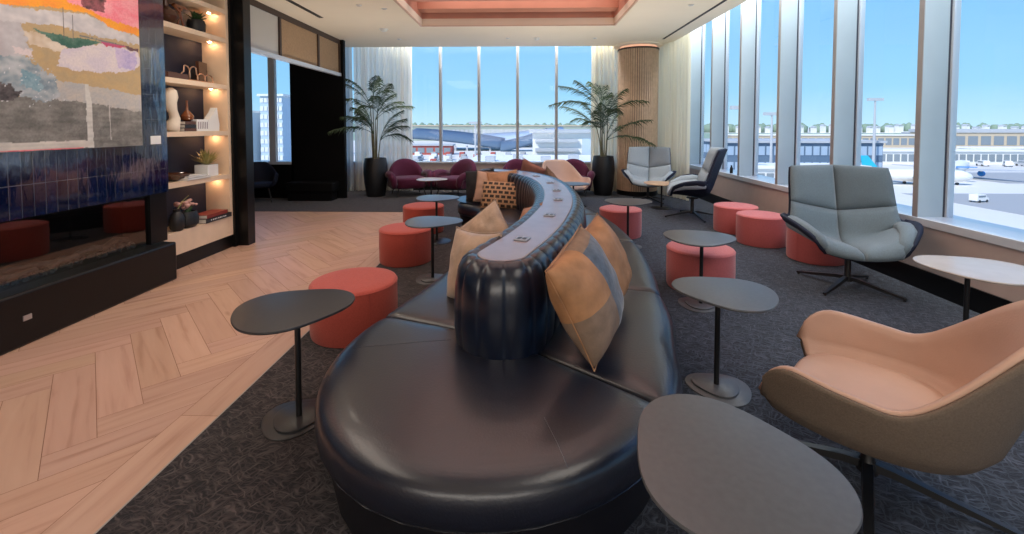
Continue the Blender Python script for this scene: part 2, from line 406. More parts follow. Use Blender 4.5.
fc = MB(); fc.box(EDGE, 4.13, -3., 11.7, -.003, .006); fc.box(-9.5, EDGE, 8.68, 11.7, -.003, .006)
struct('floor', fc, M['carpet'], label='dark blue grey flecked carpet')
struct('trim_1', MB().box(EDGE-.006, EDGE+.002, -3, 8.68, 0, .008), M['finedge'])

# ceiling with coffer (X -2.04..1.78, Y ..8.9)
cl = MB(); TX0, TX1, TY0, TY1 = -2.04, 1.78, 1.6, 8.92
XR, YB = 3.55, 11.27
for (x0, x1, y0, y1) in ((-9.5, TX0, -3, YB), (TX1, XR, -3, YB), (TX0, TX1, -3, TY0), (TX0, TX1, TY1, YB)):
    cl.box(x0, x1, y0, y1, CEIL, CEIL+.14)
struct('ceiling', cl, M['plaster'])
pk = MB(); pk.box(XR, 4.7, -3, 12.1, 4.55, 4.65); pk.box(-9.5, XR, YB, 12.1, 4.55, 4.65); pk.box(XR-.02, XR, -3, YB, CEIL+.14, 4.55); pk.box(-9.5, XR, YB-.02, YB, CEIL+.14, 4.55)
struct('ceiling', pk, M['plaster'])
tr = MB(); zt = CEIL+.62
tr.box(TX0, TX1, TY0, TY1, zt, zt+.08)
tr.box(TX0-.04, TX0, TY0, TY1, CEIL+.14, zt); tr.box(TX1, TX1+.04, TY0, TY1, CEIL+.14, zt)
tr.box(TX0, TX1, TY1, TY1+.04, CEIL+.14, zt); tr.box(TX0, TX1, TY0-.04, TY0, CEIL+.14, zt)
struct('ceiling', tr, M['copper'], label='salmon coloured ceiling coffer')
cb = MB()
for k, y in enumerate((8.55, 7.75, 6.95, 6.15, 5.35, 4.55, 3.75, 2.95, 2.15)):
    cb.box(TX0+.002, TX1-.002, y, y+.30, CEIL+.24, CEIL+.40)
struct('trim_2', cb, M['copper'], label='salmon slats across the ceiling coffer')
tl = MB(); e = .03
for (x0, x1, y0, y1) in ((TX0-e, TX0+.01, TY0, TY1+e), (TX1-.01, TX1+e, TY0, TY1+e), (TX0, TX1, TY1-.01, TY1+e)):
    tl.box(x0, x1, y0, y1, CEIL-.012, CEIL)
struct('trim_3', tl, mat('coffer_edge', (.62,.42,.30), .5))
tag(MB().box(3.17, 3.22, 2.5, 10.4, CEIL-.006, CEIL+.004).build('slot_diffuser', M['slot'], smooth=False), 'long black linear air slot in the ceiling beside the right windows', 'air vent')
tag(MB().box(-3.78, -3.70, 6.2, 8.2, CEIL-.006, CEIL+.004).build('slot_diffuser', M['slot'], smooth=False), 'short black linear air slot in the ceiling at upper left', 'air vent')
def fixture(name, x, y, r, label, cat, grp):
    t = thing(name, label, cat, (x, y, CEIL), 0, grp)
    MB().lathe([(r, .0), (r, -.012), (r*.8, -.016)], 20).build('trim_ring', M['white'], t)
    if name == 'smoke_detector': MB().lathe([(r*.75, -.012), (r*.7, -.045), (r*.3, -.055)], 20).build('sensor_cap', M['white'], t)
    else: MB().lathe([(r*.7, -.0165), (r*.6, -.018)], 20).build('lamp_lens', mat('lens', (.5,.45,.4), .3), t)
fixture('smoke_detector', -2.89, 9.18, .09, 'white round ceiling detector left of the salmon coffer', 'detector', None)
fixture('smoke_detector', .29, 10.2, .07, 'white round ceiling detector behind the salmon coffer', 'detector', None)
for (x, y, l) in ((-2.73, 7.37, 'small round downlight in the ceiling near the left slot'), (-2.38, 7.6, 'small round downlight beside the left edge of the coffer'),
               (-2.87, 10.24, 'small round downlight above the left potted palm'), (-.37, 10.19, 'small round downlight centred behind the coffer'),
               (1.61, 10.24, 'small round downlight above the right potted palm'), (2.75, 7.5, 'small round downlight right of the coffer')):
    fixture('downlight', x, y, .045, l, 'ceiling light', 'ceiling downlights')

# walls: back
KY = 11.72
bw = MB(); bw.box(-9.5, 4.7, KY, KY+.18, 0, .72); struct('wall_back', bw, M['kneewall'])
struct('window_1', MB().box(-9.5, 4.4, KY-.05, KY+.16, .72, .76), M['sillm'], label='pale sill under the back windows')
for i in range(-6, 5):
    x = -.17 + 1.02*i
    if x < -5.4 or x > 4.4: continue
    struct('window_1', MB().box(x-.038, x+.038, KY+.02, KY+.12, .76, 4.55).box(x-.012, x+.012, KY-.03, KY+.02, .76, 4.55, 1), [M['mullion'], M['finedge']], label='upright mullion of the back windows')
struct('window_1', MB().add([(-9.5, KY+.06, .76), (4.4, KY+.06, .76), (4.4, KY+.06, 4.55), (-9.5, KY+.06, 4.55)], [(0,1,2,3)]), M['glass'], label='panes of the back windows')
struct('baseboard_back', MB().box(-4.15, 4.12, KY-.02, KY, 0, .12), M['blackgloss'])
# walls: right
RX = 4.14
struct('wall_right', MB().box(RX, RX+.35, -3, KY, 0, .66), M['kneewall'])
struct('baseboard_right', MB().box(RX-.02, RX, -3, KY-.02, 0, .215), M['blackgloss'])
struct('trim_4', MB().box(RX-.03, 4.6, -3, KY, .665, .75), M['sillm'], label='white window sill along the right wall', bevel=.008)
gi = 0
for i in range(-5, 6):
    y = 4.735 + 1.29*i
    if y > 11.4 or y < -2.9: continue
    struct('window_2', MB().box(4.12, 4.37, y, y+.06, .75, 4.55).box(4.112, 4.12, y, y+.062, .75, 4.55, 1).box(4.37, 4.395, y+.005, y+.055, .75, 4.55, 2)
           .box(4.395, 4.46, y-.02, y+.08, .75, 4.55, 3), [M['fin'], M['finedge'], M['gasket'], M['frame']], label='deep upright fin between the right windows')
struct('window_2', MB().add([(4.42, -3, .75), (4.42, KY, .75), (4.42, KY, 4.55), (4.42, -3, 4.55)], [(0,1,2,3)]), M['glass'], label='panes of the right windows')
struct('wall_corner', MB().box(4.30, 4.62, KY-.1, KY+.3, 0, 4.6), M['fin'])
# walls: left (tile wall with fireplace recess)
TXW = -4.0
tw = MB(); tw.box(-4.35, TXW, -3, 4.88, .965, CEIL)
struct('wall_left', tw, M['tile'], label='wall of glossy navy vertical stacked tiles')
wl = MB(); wl.box(-4.6, -4.5, -3, 6.17, 0, CEIL); 
struct('wall_left', wl, M['blackwall'])
# dark wall beyond, bulkhead and opening
struct('wall_left', MB().box(-5.47, -4.20, 10.3, 10.42, 0, CEIL), M['blackwall'], label='black partition wall at the far left')
struct('wall_left', MB().box(-9.6, -9.5, -3, 12.1, 0, CEIL), M['blackwall'])
struct('wall_behind', MB().box(-9.6, 4.8, -3.15, -3, 0, 4.6), M['plaster'])
bk = MB()
bk.box(-4.33, -4.27, 6.34, 10.3, 3.60, CEIL); bk.box(-4.33, -4.25, 6.34, 10.3, 2.86, 2.93, 1)
for y in (6.34, 7.72, 9.18, 10.24): bk.box(-4.33, -4.26, y, y+.06, 2.93, 3.60)
struct('trim_5', bk, [M['brownwood'], M['sillm']], label='dark frame of the clerestory above the left opening')
struct('trim_6', MB().box(-4.31, -4.29, 6.40, 7.72, 2.93, 3.60), M['palepanel'], label='pale clerestory pane')
struct('trim_7', MB().box(-4.31, -4.29, 7.78, 9.18, 2.93, 3.60).box(-4.31, -4.29, 9.24, 10.24, 2.93, 3.60), M['tan_panel'], label='tan clerestory panels')
wn = MB(); wn.box(-9.5, -5.42, 10.3, 10.42, 0, .80); wn.box(-9.5, -5.47, 10.3, 10.42, 3.6, CEIL)
struct('wall_left', wn, M['blackwall'])
wf = MB()
for x in (-9.4, -7.7, -5.99): wf.box(x, x+.15, 10.30, 10.40, .80, 3.6)
wf.box(-9.5, -5.47, 10.28, 10.40, .80, .86)
struct('window_3', wf, M['frame'], label='white frame of the far left window')
struct('window_3', MB().add([(-9.5, 10.35, .8), (-5.42, 10.35, .8), (-5.42, 10.35, 3.6), (-9.5, 10.35, 3.6)], [(0,1,2,3)]), M['glass'])
# black pilaster at the end of the bookcase
struct('trim_8', MB().box(-4.5, -3.92, 6.17, 6.34, 0, CEIL), M['blackgloss'], label='black pilaster beside the bookcase', bevel=.006)

# slatted column
col = thing('slatted_column', 'round column clad in vertical oak slats in the far right corner', 'column', (2.83, 11.2, 0)); col['kind'] = 'structure'
MB().lathe([(.455, 0), (.455, 3.56)], 64).build('core', M['slatgap'], col)
s = MB()
for k in range(56):
    t = 2*PI*k/56; mt = Matrix.Rotation(t, 4, 'Z')
    s.box(.45, .488, -.018, .018, .12, 3.56, 0, mt)
s.build('slats', M['slat'], col, smooth=False)
MB().lathe([(.495, 0), (.495, .12)], 64).build('plinth', M['blackgloss'], col)
MB().lathe([(.50, 3.56), (.50, 3.60)], 64).build('dark_ring', M['brownwood'], col)
MB().lathe([(.44, 3.60), (.44, 3.69)], 64).build('neck', M['ledring'], col)
MB().lathe([(.56, 3.655), (.60, 3.66), (.60, 3.70)], 64).build('collar', M['plaster'], col)

# curtains
def curtain(p0, p1, m, label, amp=.05, waves=9, z0=.02, z1=4.5, ph=0):
    p0 = Vector((*p0, 0)); p1 = Vector((*p1, 0)); d = p1-p0; n = Vector((-d.y, d.x, 0)).normalized(); K = waves*12
    rows = []
    for z in (z0, .9, 1.8, 2.7, 3.5, z1):
        q = .75+.25*(1-z/z1)
        rows.append([p0 + d*(i/K) + n*(amp*q*math.sin(2*PI*waves*i/K+ph+.25*math.sin(z+i*.3)) + .012*math.sin(i*1.7)) + Vector((0, 0, z)) for i in range(K+1)])
    o = MB().rings(rows, closed=False, cap=False).build('curtain', m); tag(o, label, 'curtain', 'sheer window curtains')
curtain((-4.40, 11.45), (-2.90, 11.5), M['sheer'], 'white sheer curtain behind the left potted palm', waves=13)
curtain((-4.95, 11.42), (-4.42, 11.40), M['sheergrey'], 'narrow grey curtain at the edge of the black wall', waves=2)
curtain((1.72, 11.5), (2.40, 11.5), M['sheeryellow'], 'cream sheer curtain left of the slatted column', waves=7)
curtain((3.2, 11.6), (3.72, 10.1), M['sheeryellow'], 'cream sheer curtain right of the slatted column', waves=14, amp=.045)

# ------------------------------------------------------------------ fireplace
fp = thing('fireplace', 'long linear fireplace with glass front and black hearth under navy tiles', 'fireplace', (TXW, 2.4, 0))
def Lx(mb_fn): return mb_fn
h = MB(); h.box(-.33, .14, -3.0, 2.40, 0, .42); h.build('hearth', M['blackgloss'], fp, bevel=.02)
h = MB(); h.box(-.33, -.02, 2.25, 2.47, .42, .963).build('end_post', M['blackgloss'], fp, smooth=False)
h = MB(); h.box(-.47, -.45, -2.5, 2.25, .42, .965); h.box(-.47, -.02, -2.52, -2.5, .42, .965); h.box(-.47, -.03, -2.5, 2.25, .95, .965)
h.build('firebox', M['blackwall'], fp, smooth=False)
MB().add([(-.05, -2.5, .42), (-.05, 2.25, .42), (-.05, 2.25, .95), (-.05, -2.5, .95)], [(0,1,2,3)]).build('glass_front', M['fireglass'], fp, smooth=False)
b = MB()
for k in range(420):
    y = random.uniform(-.2, 2.2); x = random.uniform(-.40, -.09); r = random.uniform(.012, .03)
    b.lathe([(r*.5, .42), (r, .42+r*.5), (r*.8, .42+r*1.2), (r*.3, .42+r*1.5)], 6, (x, y), wob=lambda t: 1+.15*math.sin(3*t+k))
o = b.build('ember_bed', M['coal'], fp, auto=0, smooth=False); o['kind'] = 'stuff'
for k in range(6):
    y = .3+k*.33; a = random.uniform(-.5, .5)
    p = [Vector((-.25+math.sin(a)*t*.3+.01*math.sin(t*9), y+math.cos(a)*t*.3, .47+.02*math.sin(k+t*5)+(.02 if k % 2 else 0))) for t in (-1, -.5, 0, .5, 1)]
    MB().tube(p, [.02, .035, .03, .034, .02], 8).build('log', M['log'], fp)
MB().box(.14, .146, .87, .93, .195, .235).build('key_valve', M['chrome'], fp, smooth=False)

# placard
pl = thing('wall_placard', 'small white placard on the navy tiles beside the painting', 'sign', (TXW+.002, 4.72, 1.55))
MB().box(0, .008, -.065, .065, -.045, .045).build('plate', M['white'], pl, smooth=False)

# painting: a colour attribute brushed over a fine grid
def painting():
    y0, y1, z0, z1 = 2.35, 4.52, 1.50, 3.35
    ny, nz = 330, 260
    def inside(poly, y, z):
        c = False; n = len(poly); j = n-1
        for i in range(n):
            if (poly[i][1] > z) != (poly[j][1] > z) and y < (poly[j][0]-poly[i][0])*(z-poly[i][1])/(poly[j][1]-poly[i][1])+poly[i][0]: c = not c
            j = i
        return c
    grey = (.17,.165,.155); ochre = (.53,.37,.19)
    L = [  # (polygon, colour, second colour, edge wobble)
        ([(2.3,1.9),(3.69,1.94),(4.01,1.93),(4.6,1.86),(4.6,1.4),(2.3,1.4)], (.16,.155,.145), (.27,.26,.24), .03),
        ([(3.5,2.10),(4.01,2.08),(4.6,2.0),(4.6,1.84),(4.01,1.91),(3.6,1.93)], (.42,.42,.43), (.52,.47,.42), .02),
        ([(3.45,2.56),(3.77,2.62),(4.03,2.55),(4.6,2.55),(4.6,2.0),(4.1,2.07),(3.6,2.1),(3.3,2.3),(3.2,2.5)], ochre, (.45,.34,.20), .02),
        ([(2.3,2.8),(3.4,2.66),(3.5,2.3),(3.3,2.2),(2.3,2.2)], (.55,.53,.55), (.45,.42,.44), .04),
        ([(2.3,2.60),(3.33,2.61),(3.58,2.66),(3.95,2.70),(4.18,2.66),(4.6,2.60),(4.6,2.54),(4.03,2.53),(3.77,2.56),(3.45,2.52),(2.3,2.40)], (.66,.62,.62), (.50,.48,.50), .025),
        ([(2.3,3.4),(4.6,3.4),(4.6,2.62),(4.2,2.64),(4.0,2.72),(3.65,2.70),(3.33,2.62),(2.3,2.66)], (.93,.38,.045), (.88,.30,.06), .015),
        ([(3.66,3.4),(4.6,3.4),(4.6,2.71),(4.3,2.71),(4.12,2.72),(4.02,2.76),(3.8,2.78)], (.90,.24,.30), (.92,.38,.42), .02),
        ([(2.3,3.4),(3.3,3.4),(3.2,3.0),(2.3,2.9)], (.55,.22,.35), (.8,.4,.4), .05),
        ([(3.93,2.88),(4.17,2.90),(4.15,2.775),(3.94,2.77)], (.07,.05,.05), (.35,.12,.14), .02),
        ([(3.44,2.46),(3.64,2.47),(3.83,2.42),(3.72,2.34),(3.5,2.35)], (.72,.62,.52), (.55,.42,.3), .02),
        ([(3.73,2.36),(4.12,2.48),(4.5,2.46),(4.52,2.33),(4.32,2.22),(3.99,2.19),(3.70,2.20)], (.62,.55,.62), (.70,.62,.62), .02),
        ([(4.25,2.46),(4.48,2.44),(4.46,2.28),(4.28,2.26)], (.42,.36,.60), (.60,.5,.66), .03),
        ([(3.52,2.49),(3.71,2.475),(3.92,2.485),(4.12,2.49),(3.95,2.42),(3.80,2.37),(3.68,2.42)], (.05,.13,.10), (.12,.22,.17), .012),
        ([(4.09,2.51),(4.24,2.50),(4.40,2.50),(4.3,2.46),(4.15,2.46)], (.62,.08,.10), (.5,.1,.2), .012),
        ([(4.35,2.50),(4.50,2.49),(4.50,2.46),(4.38,2.465)], (.08,.05,.07), (.2,.1,.1), .01),
        ([(3.9,2.515),(4.35,2.50),(4.35,2.49),(3.9,2.50)], (.12,.16,.14), (.2,.2,.2), .006),
        ([(2.3,2.28),(3.31,2.24),(3.44,2.26),(3.58,2.17),(3.71,2.08),(3.70,1.96),(3.6,1.88),(3.42,1.93),(3.31,1.97),(2.3,1.9)], (.50,.52,.54), (.20,.27,.32), .035),
        ([(3.42,2.14),(3.56,2.12),(3.62,2.03),(3.55,1.98),(3.42,2.02)], (.13,.28,.36), (.30,.42,.48), .04),
        ([(2.3,2.06),(3.31,2.02),(3.42,1.97),(3.36,1.91),(2.3,1.88)], (.05,.045,.05), (.18,.16,.16), .03),
        ([(3.36,2.33),(3.5,2.30),(3.5,2.26),(3.38,2.27)], (.70,.60,.60), (.62,.55,.55), .02),
        ([(3.93,2.08),(3.965,2.08),(3.99,1.9),(3.995,1.5),(3.935,1.5),(3.935,1.8)], (.66,.64,.60), (.58,.56,.52), .004),
        ([(4.155,1.99),(4.165,1.99),(4.172,1.57),(4.16,1.57)], (.55,.53,.5), (.45,.42,.4), .002),
        ([(3.76,2.72),(3.765,2.72),(3.765,2.45),(3.76,2.45)], (.10,.1,.09), (.2,.2,.2), .001),
        ([(3.84,2.68),(3.845,2.68),(3.845,2.45),(3.84,2.45)], (.10,.1,.09), (.2,.2,.2), .001),
        ([(2.3,1.57),(3.91,1.575),(4.0,1.54),(3.9,1.50),(2.3,1.50)], (.66,.62,.56), (.55,.52,.48), .008),
        ([(2.3,1.513),(3.9,1.511),(3.9,1.50),(2.3,1.50)], (.75,.12,.16), (.8,.3,.3), .003),
    ]
    vs = []; cols = []
    for j in range(nz+1):
        for i in range(ny+1):
            y = y0+(y1-y0)*i/ny; z = z0+(z1-z0)*j/nz
            vs.append((.036, y-(y0+y1)/2, z-z0))
            n1 = noise.noise(Vector((y*6, z*9, 1))); n2 = noise.noise(Vector((y*22, z*30, 5))); n3 = noise.noise(Vector((y*70, z*70, 9)))
            mixf = .5 + .9*n1 + .55*n2
            c = ochre
            for poly, a, b2, w in L:
                yy = y + w*(n1+.7*n2+.5*n3); zz = z + w*(noise.noise(Vector((y*8, z*8, 20)))+.7*noise.noise(Vector((y*30, z*30, 3)))+.4*n3)
                if inside(poly, yy, zz):
                    f = max(0, min(1, mixf + .3*n3)); c = tuple(a[k]*(1-f)+b2[k]*f for k in range(3))
            if z < 1.9 : # horizontal smears in the grey field
                sme = noise.noise(Vector((y*3, z*40, 2)))*.12; c = tuple(max(0, q*(1+sme*2)) for q in c)
            sp = noise.noise(Vector((y*60, z*60, 33)))
            if sp > .55 and y < 3.75 and 1.85 < z < 2.2: c = (.72,.72,.74)
            cols.append((*[q*(1+.10*n3) for q in c], 1))
    fs = [(j*(ny+1)+i, j*(ny+1)+i+1, (j+1)*(ny+1)+i+1, (j+1)*(ny+1)+i) for j in range(nz) for i in range(ny)]
    me = bpy.data.meshes.new('paint'); me.from_pydata(vs, [], fs)
    ca = me.color_attributes.new('paint', 'FLOAT_COLOR', 'POINT')
    for k, c in enumerate(cols): ca.data[k].color = c
    m = bpy.data.materials.new('acrylic_paint'); m.use_nodes = True; n = m.node_tree.nodes
    at = n.new('ShaderNodeAttribute'); at.attribute_name = 'paint'; m.node_tree.links.new(at.outputs['Color'], n['Principled BSDF'].inputs['Base Color'])
    n['Principled BSDF'].inputs['Roughness'].default_value = .6; n['Principled BSDF'].inputs['Specular IOR Level'].default_value = .25
    me.materials.append(m)
    root = thing('abstract_painting', 'large abstract painting in orange, pink, ochre and grey on the tiled wall', 'painting', (TXW, (y0+y1)/2, z0))
    o = bpy.data.objects.new('painted_surface', me); C.objects.link(o); o.parent = root
    MB().box(.001, .035, -(y1-y0)/2, (y1-y0)/2, 0, z1-z0).build('canvas', mat('canvas', (.6,.56,.5), .8), root, smooth=False)
painting()

# ------------------------------------------------------------------ bookcase
BX = -4.09; BY0, BY1 = 4.90, 6.10
bc = thing('bookcase', 'built-in pale oak bookcase with lit shelves beside the tiled wall', 'bookcase', (BX, BY0, 0))
W = BY1-BY0
MB().box(-.36, -.34, 0, W, .18, 3.68).build('back_panel', M['shelfback'], bc, smooth=False)
MB().box(-.34, 0, W-.05, W, .18, 3.68).build('side_panel', M['oak'], bc, smooth=False)
MB().box(-.34, 0, 0, .04, .18, 3.68).build('side_panel', M['oak'], bc, smooth=False)
MB().box(-.36, -.02, 0, W, 0, .18).build('kick_base', M['blackgloss'], bc, smooth=False)
MB().box(-.34, 0, .04, W-.05, .18, .45).build('bottom_panel', M['oak'], bc, smooth=False)
SH = [1.035, 1.635, 2.265, 2.90, 3.29]
for z in SH:
    MB().box(-.34, -.002, .04, W-.05, z-.06, z).build('shelf', M['oak'], bc, smooth=False)
    MB().lathe([(.017, z-.0605), (.017, z-.065)], 16, (-.18, W-.12)).build('puck_light', M['warmled'], bc, smooth=False)
struct('trim_9', MB().box(-4.5, -4.06, BY1+.001, 6.17, 0, CEIL), M['blackgloss'], label='black panel right of the bookcase')

SX = -4.24
Z5, Z4, Z3, Z2, Z1 = .451, 1.036, 1.636, 2.266, 2.901
t = thing('round_vase', 'glossy dark brown squat vase with a short neck on the top visible shelf', 'vase', (SX, 5.21, Z1))
MB().lathe([(.05,0),(.10,.03),(.135,.10),(.12,.16),(.06,.20),(.03,.22),(.03,.29),(.04,.30)], 28).build('body', M['brownglaze'], t)
t = thing('angular_sculpture', 'small brown forked sculpture between the vase and plant on the top shelf', 'sculpture', (SX, 5.43, Z1))
MB().tube([(0,-.05,0),(0,.0,.2),(0,.02,.25)], [.012,.014,.02], 8).tube([(0,.07,0),(0,.0,.2),(0,-.1,.27)], [.012,.014,.025], 8).box(-.02,.02,-.1,.09,.25,.28).build('body', M['ambglass'], t)
def leafy(t, m, n, length, z, droop=.5, wid=.02, name='foliage'):
    b = MB(); rnd = random.Random(n)
    for k in range(n):
        a = 2*PI*k/n*2.4+rnd.random(); el = rnd.uniform(.5, 1.4); l = length*rnd.uniform(.7, 1.1)
        pts = []
        for q in range(5):
            s_ = q/4; r = l*s_*math.cos(el); zz = l*s_*math.sin(el)-droop*l*s_*s_*.4
            pts.append(Vector((r*math.cos(a), r*math.sin(a), z+zz)))
        sd = Vector((-math.sin(a), math.cos(a), 0)); w = [.3, 1, .9, .6, .05]
        vs = [p+sd*wid*w[i] for i, p in enumerate(pts)] + [p-sd*wid*w[i] for i, p in enumerate(pts)]
        b.add(vs, [(i, i+1, i+6, i+5) for i in range(4)])
    return b.build(name, m, t, auto=0)
t = thing('potted_plant', 'small bushy green plant in a black pot on the top visible shelf', 'potted plant', (SX, 5.70, Z1))
MB().lathe([(.07,0),(.10,.03),(.105,.12),(.09,.165),(.075,.165),(.07,.15)], 24).build('pot', M['planter'], t); leafy(t, M['plantgreen'], 42, .17, .15, .5, .022)
t = thing('wooden_tray', 'brown wooden tray leaning at the left of the second shelf', 'tray', (SX, 5.28, Z2))
MB().box(-.08, .08, -.16, .16, 0, .03).box(-.08,-.06,-.16,.16,.03,.10).box(.06,.08,-.16,.16,.03,.07).build('body', M['book_brown'], t, smooth=False)
t = thing('wire_sculpture', 'looped copper wire sculpture on the second shelf', 'sculpture', (SX+.06, 5.62, Z2))
pts = [Vector((0, -.27+.54*i/120 - .03*math.sin(i/120*PI*8), .085*abs(math.sin(i/120*PI*4))*(2.0 if 12 < i < 50 else 1.1)+.014)) for i in range(121)]
MB().tube(pts, .008, 6).tube([(0,-.27,.014),(0,.28,.014)], .008, 6).build('wire', M['wire'], t)
t = thing('dark_book', 'dark brown leather book standing tilted at the right of the second shelf', 'book', (SX-.05, 5.84, Z2), .25)
MB().box(-.02, .02, -.12, .12, 0, .28).build('cover', M['brownglaze'], t, smooth=False); MB().box(-.016, .016, -.115, .122, .006, .283).build('pages', M['book_brown'], t, smooth=False)
t = thing('bone_sculpture', 'tall cream wavy ceramic sculpture on the third shelf', 'sculpture', (SX+.05, 5.19, Z3))
MB().tube([(0,-.02,0),(0,.015,.08),(0,.05,.16),(0,.02,.24),(0,-.03,.33),(0,-.02,.42),(0,.0,.49),(0,.0,.52)], [.085,.075,.055,.048,.075,.085,.06,.02], 16).build('body', M['cream'], t, auto=0)
def book(x, y, z, w, d, hgt, mc, label, grp=None, rz=0):
    t = thing('book', label, 'book', (x, y, z), rz, grp)
    MB().box(-w/2, w/2, -d/2, d/2, 0, .004).box(-w/2, w/2, -d/2, d/2, hgt-.004, hgt).box(w/2-.004, w/2, -d/2, d/2, 0, hgt).build('cover', mc, t, smooth=False)
    MB().box(-w/2+.004, w/2-.006, -d/2+.004, d/2-.004, .004, hgt-.004).build('pages', M['paper'], t, smooth=False)
    return t
for k, (m, l) in enumerate(((M['book_brown'], 'brown book at the bottom of the stack on the third shelf'), (M['book_dark'], 'dark book in the middle of the stack on the third shelf'), (M['book_brown'], 'brown book under the amber bottle vase on the third shelf'))):
    book(SX, 5.46, Z3+k*.042, .20, .27, .04, m, l, 'stacked books on the third shelf', .03*k)
t = thing('bottle_vase', 'amber brown bottle vase with a thin neck standing on the stacked books', 'vase', (SX, 5.50, Z3+.126))
MB().lathe([(.03,0),(.065,.02),(.075,.06),(.05,.10),(.016,.14),(.012,.24),(.016,.26)], 24).build('body', M['ambglass'], t)
t = thing('castle_ceramic', 'white angular ceramic piece with window-like slots and one tall peak', 'ceramic', (SX+.07, 5.72, Z3))
b = MB(); b.box(-.04, .04, -.20, .0, 0, .15)
for k in range(6): b.box(.0401, .043, -.185+k*.032, -.172+k*.032, .03, .12, 1)
b.rings([[Vector((x, y, z)) for x, y in ((-.04, yy0), (.04, yy0), (.04, yy1), (-.04, yy1))] for z, yy0, yy1 in ((0, .0, .21), (.1, .0, .215), (.15, .02, .2), (.25, .12, .185), (.31, .16, .175))])
b.build('body', [M['white'], M['paneltop']], t, smooth=False)
t = thing('leaf_bowl', 'small dark bronze leaf dish at the left of the fourth shelf', 'bowl', (SX, 5.28, Z4))
MB().lathe([(.04,0),(.10,.03),(.14,.09),(.13,.09),(.09,.04),(.02,.02)], 18, sy=1.2, wob=lambda t: 1+.15*math.sin(5*t)).build('body', M['brownglaze'], t)
book(SX+.07, 5.47, Z4, .18, .40, .026, M['white'], 'white book at the bottom of the pair on the fourth shelf', 'white books on the fourth shelf')
book(SX+.07, 5.45, Z4+.027, .16, .33, .022, M['white'], 'white book on top of the pair on the fourth shelf', 'white books on the fourth shelf', .05)
t = thing('potted_plant', 'spiky golden green plant in a square white planter on the fourth shelf', 'potted plant', (SX+.02, 5.79, Z4))
MB().box(-.09, .09, -.10, .10, 0, .155).build('pot', M['white'], t, bevel=.004); leafy(t, M['plantgold'], 70, .27, .14, .4, .012)
t = thing('tall_vase', 'matt black vase with a dry sprig at the left of the bottom shelf', 'vase', (SX+.10, 5.16, Z5))
MB().lathe([(.05,0),(.075,.04),(.08,.14),(.06,.20),(.035,.23),(.04,.26)], 24).build('body', M['planter'], t)
MB().tube([(0,0,.24),(.02,.06,.34),(.03,.16,.40)], .003, 5).tube([(0,0,.24),(.0,.10,.33),(.0,.2,.34)], .003, 5).build('sprig', M['plantgold'], t)
t = thing('flower_pot', 'black round pot of pale pink flowers on the bottom shelf', 'potted plant', (SX+.07, 5.36, Z5))
MB().lathe([(.08,0),(.12,.04),(.125,.12),(.10,.20),(.085,.20),(.08,.18)], 24).build('pot', M['planter'], t)
b = MB()
rn = random.Random(3)
for k in range(22):
    a = rn.random()*2*PI; r = .10*rn.random()**.5; c = (r*math.cos(a), r*math.sin(a)*1.2); z = .24+rn.random()*.09; q = rn.uniform(.015, .03)
    b.lathe([(q*.3, z-q), (q, z-.3*q), (q*1.1, z+.2*q), (q*.4, z+.7*q)], 8, c, wob=lambda t: 1+.2*math.sin(4*t))
b.build('blossoms', M['flower'], t, auto=0)
MB().tube([(0,0,.18),(.02,.03,.26)], .03, 6).build('stems', M['plantgreen'], t)
bk = book(SX+.05, 5.80, Z5, .24, .50, .055, M['book_dark'], 'thick black book at the bottom of the bottom shelf stack', 'books on the bottom shelf')
for k in range(9): MB().box(.1201, .1215, -.16+k*.034, -.16+k*.034+(.020 if k % 3 else .012), .02, .036).build('spine_lettering', M['white'], bk, smooth=False)
book(SX+.05, 5.78, Z5+.056, .22, .42, .045, M['book_red'], 'red book lying on top of the black book', 'books on the bottom shelf', .04)

# ------------------------------------------------------------------ banquette sofa
CP = [Vector(p) for p in [(-.125,2.57),(.045,3.05),(.20,3.62),(.325,4.3),(.375,5.0),(.345,5.8),(.21,6.5),(-.06,7.10),(-.54,7.52)]]
NS = 400
cen = [catmull(CP, i/NS) for i in range(NS+1)]
arc = [0.]
for i in range(NS): arc.append(arc[-1]+(cen[i+1]-cen[i]).length)
LEN = arc[-1]
def path(s):
    s = max(0, min(LEN, s)); lo = 0; hi = NS
    while hi-lo > 1:
        m = (lo+hi)//2
        if arc[m] <= s: lo = m
        else: hi = m
    u = (s-arc[lo])/(arc[hi]-arc[lo]+1e-9); p = cen[lo].lerp(cen[hi], u)
    a = path_t(lo); b = path_t(hi); d = a.lerp(b, u).normalized(); return p, d
def path_t(i): return (cen[min(NS, i+2)]-cen[max(0, i-2)]).normalized()
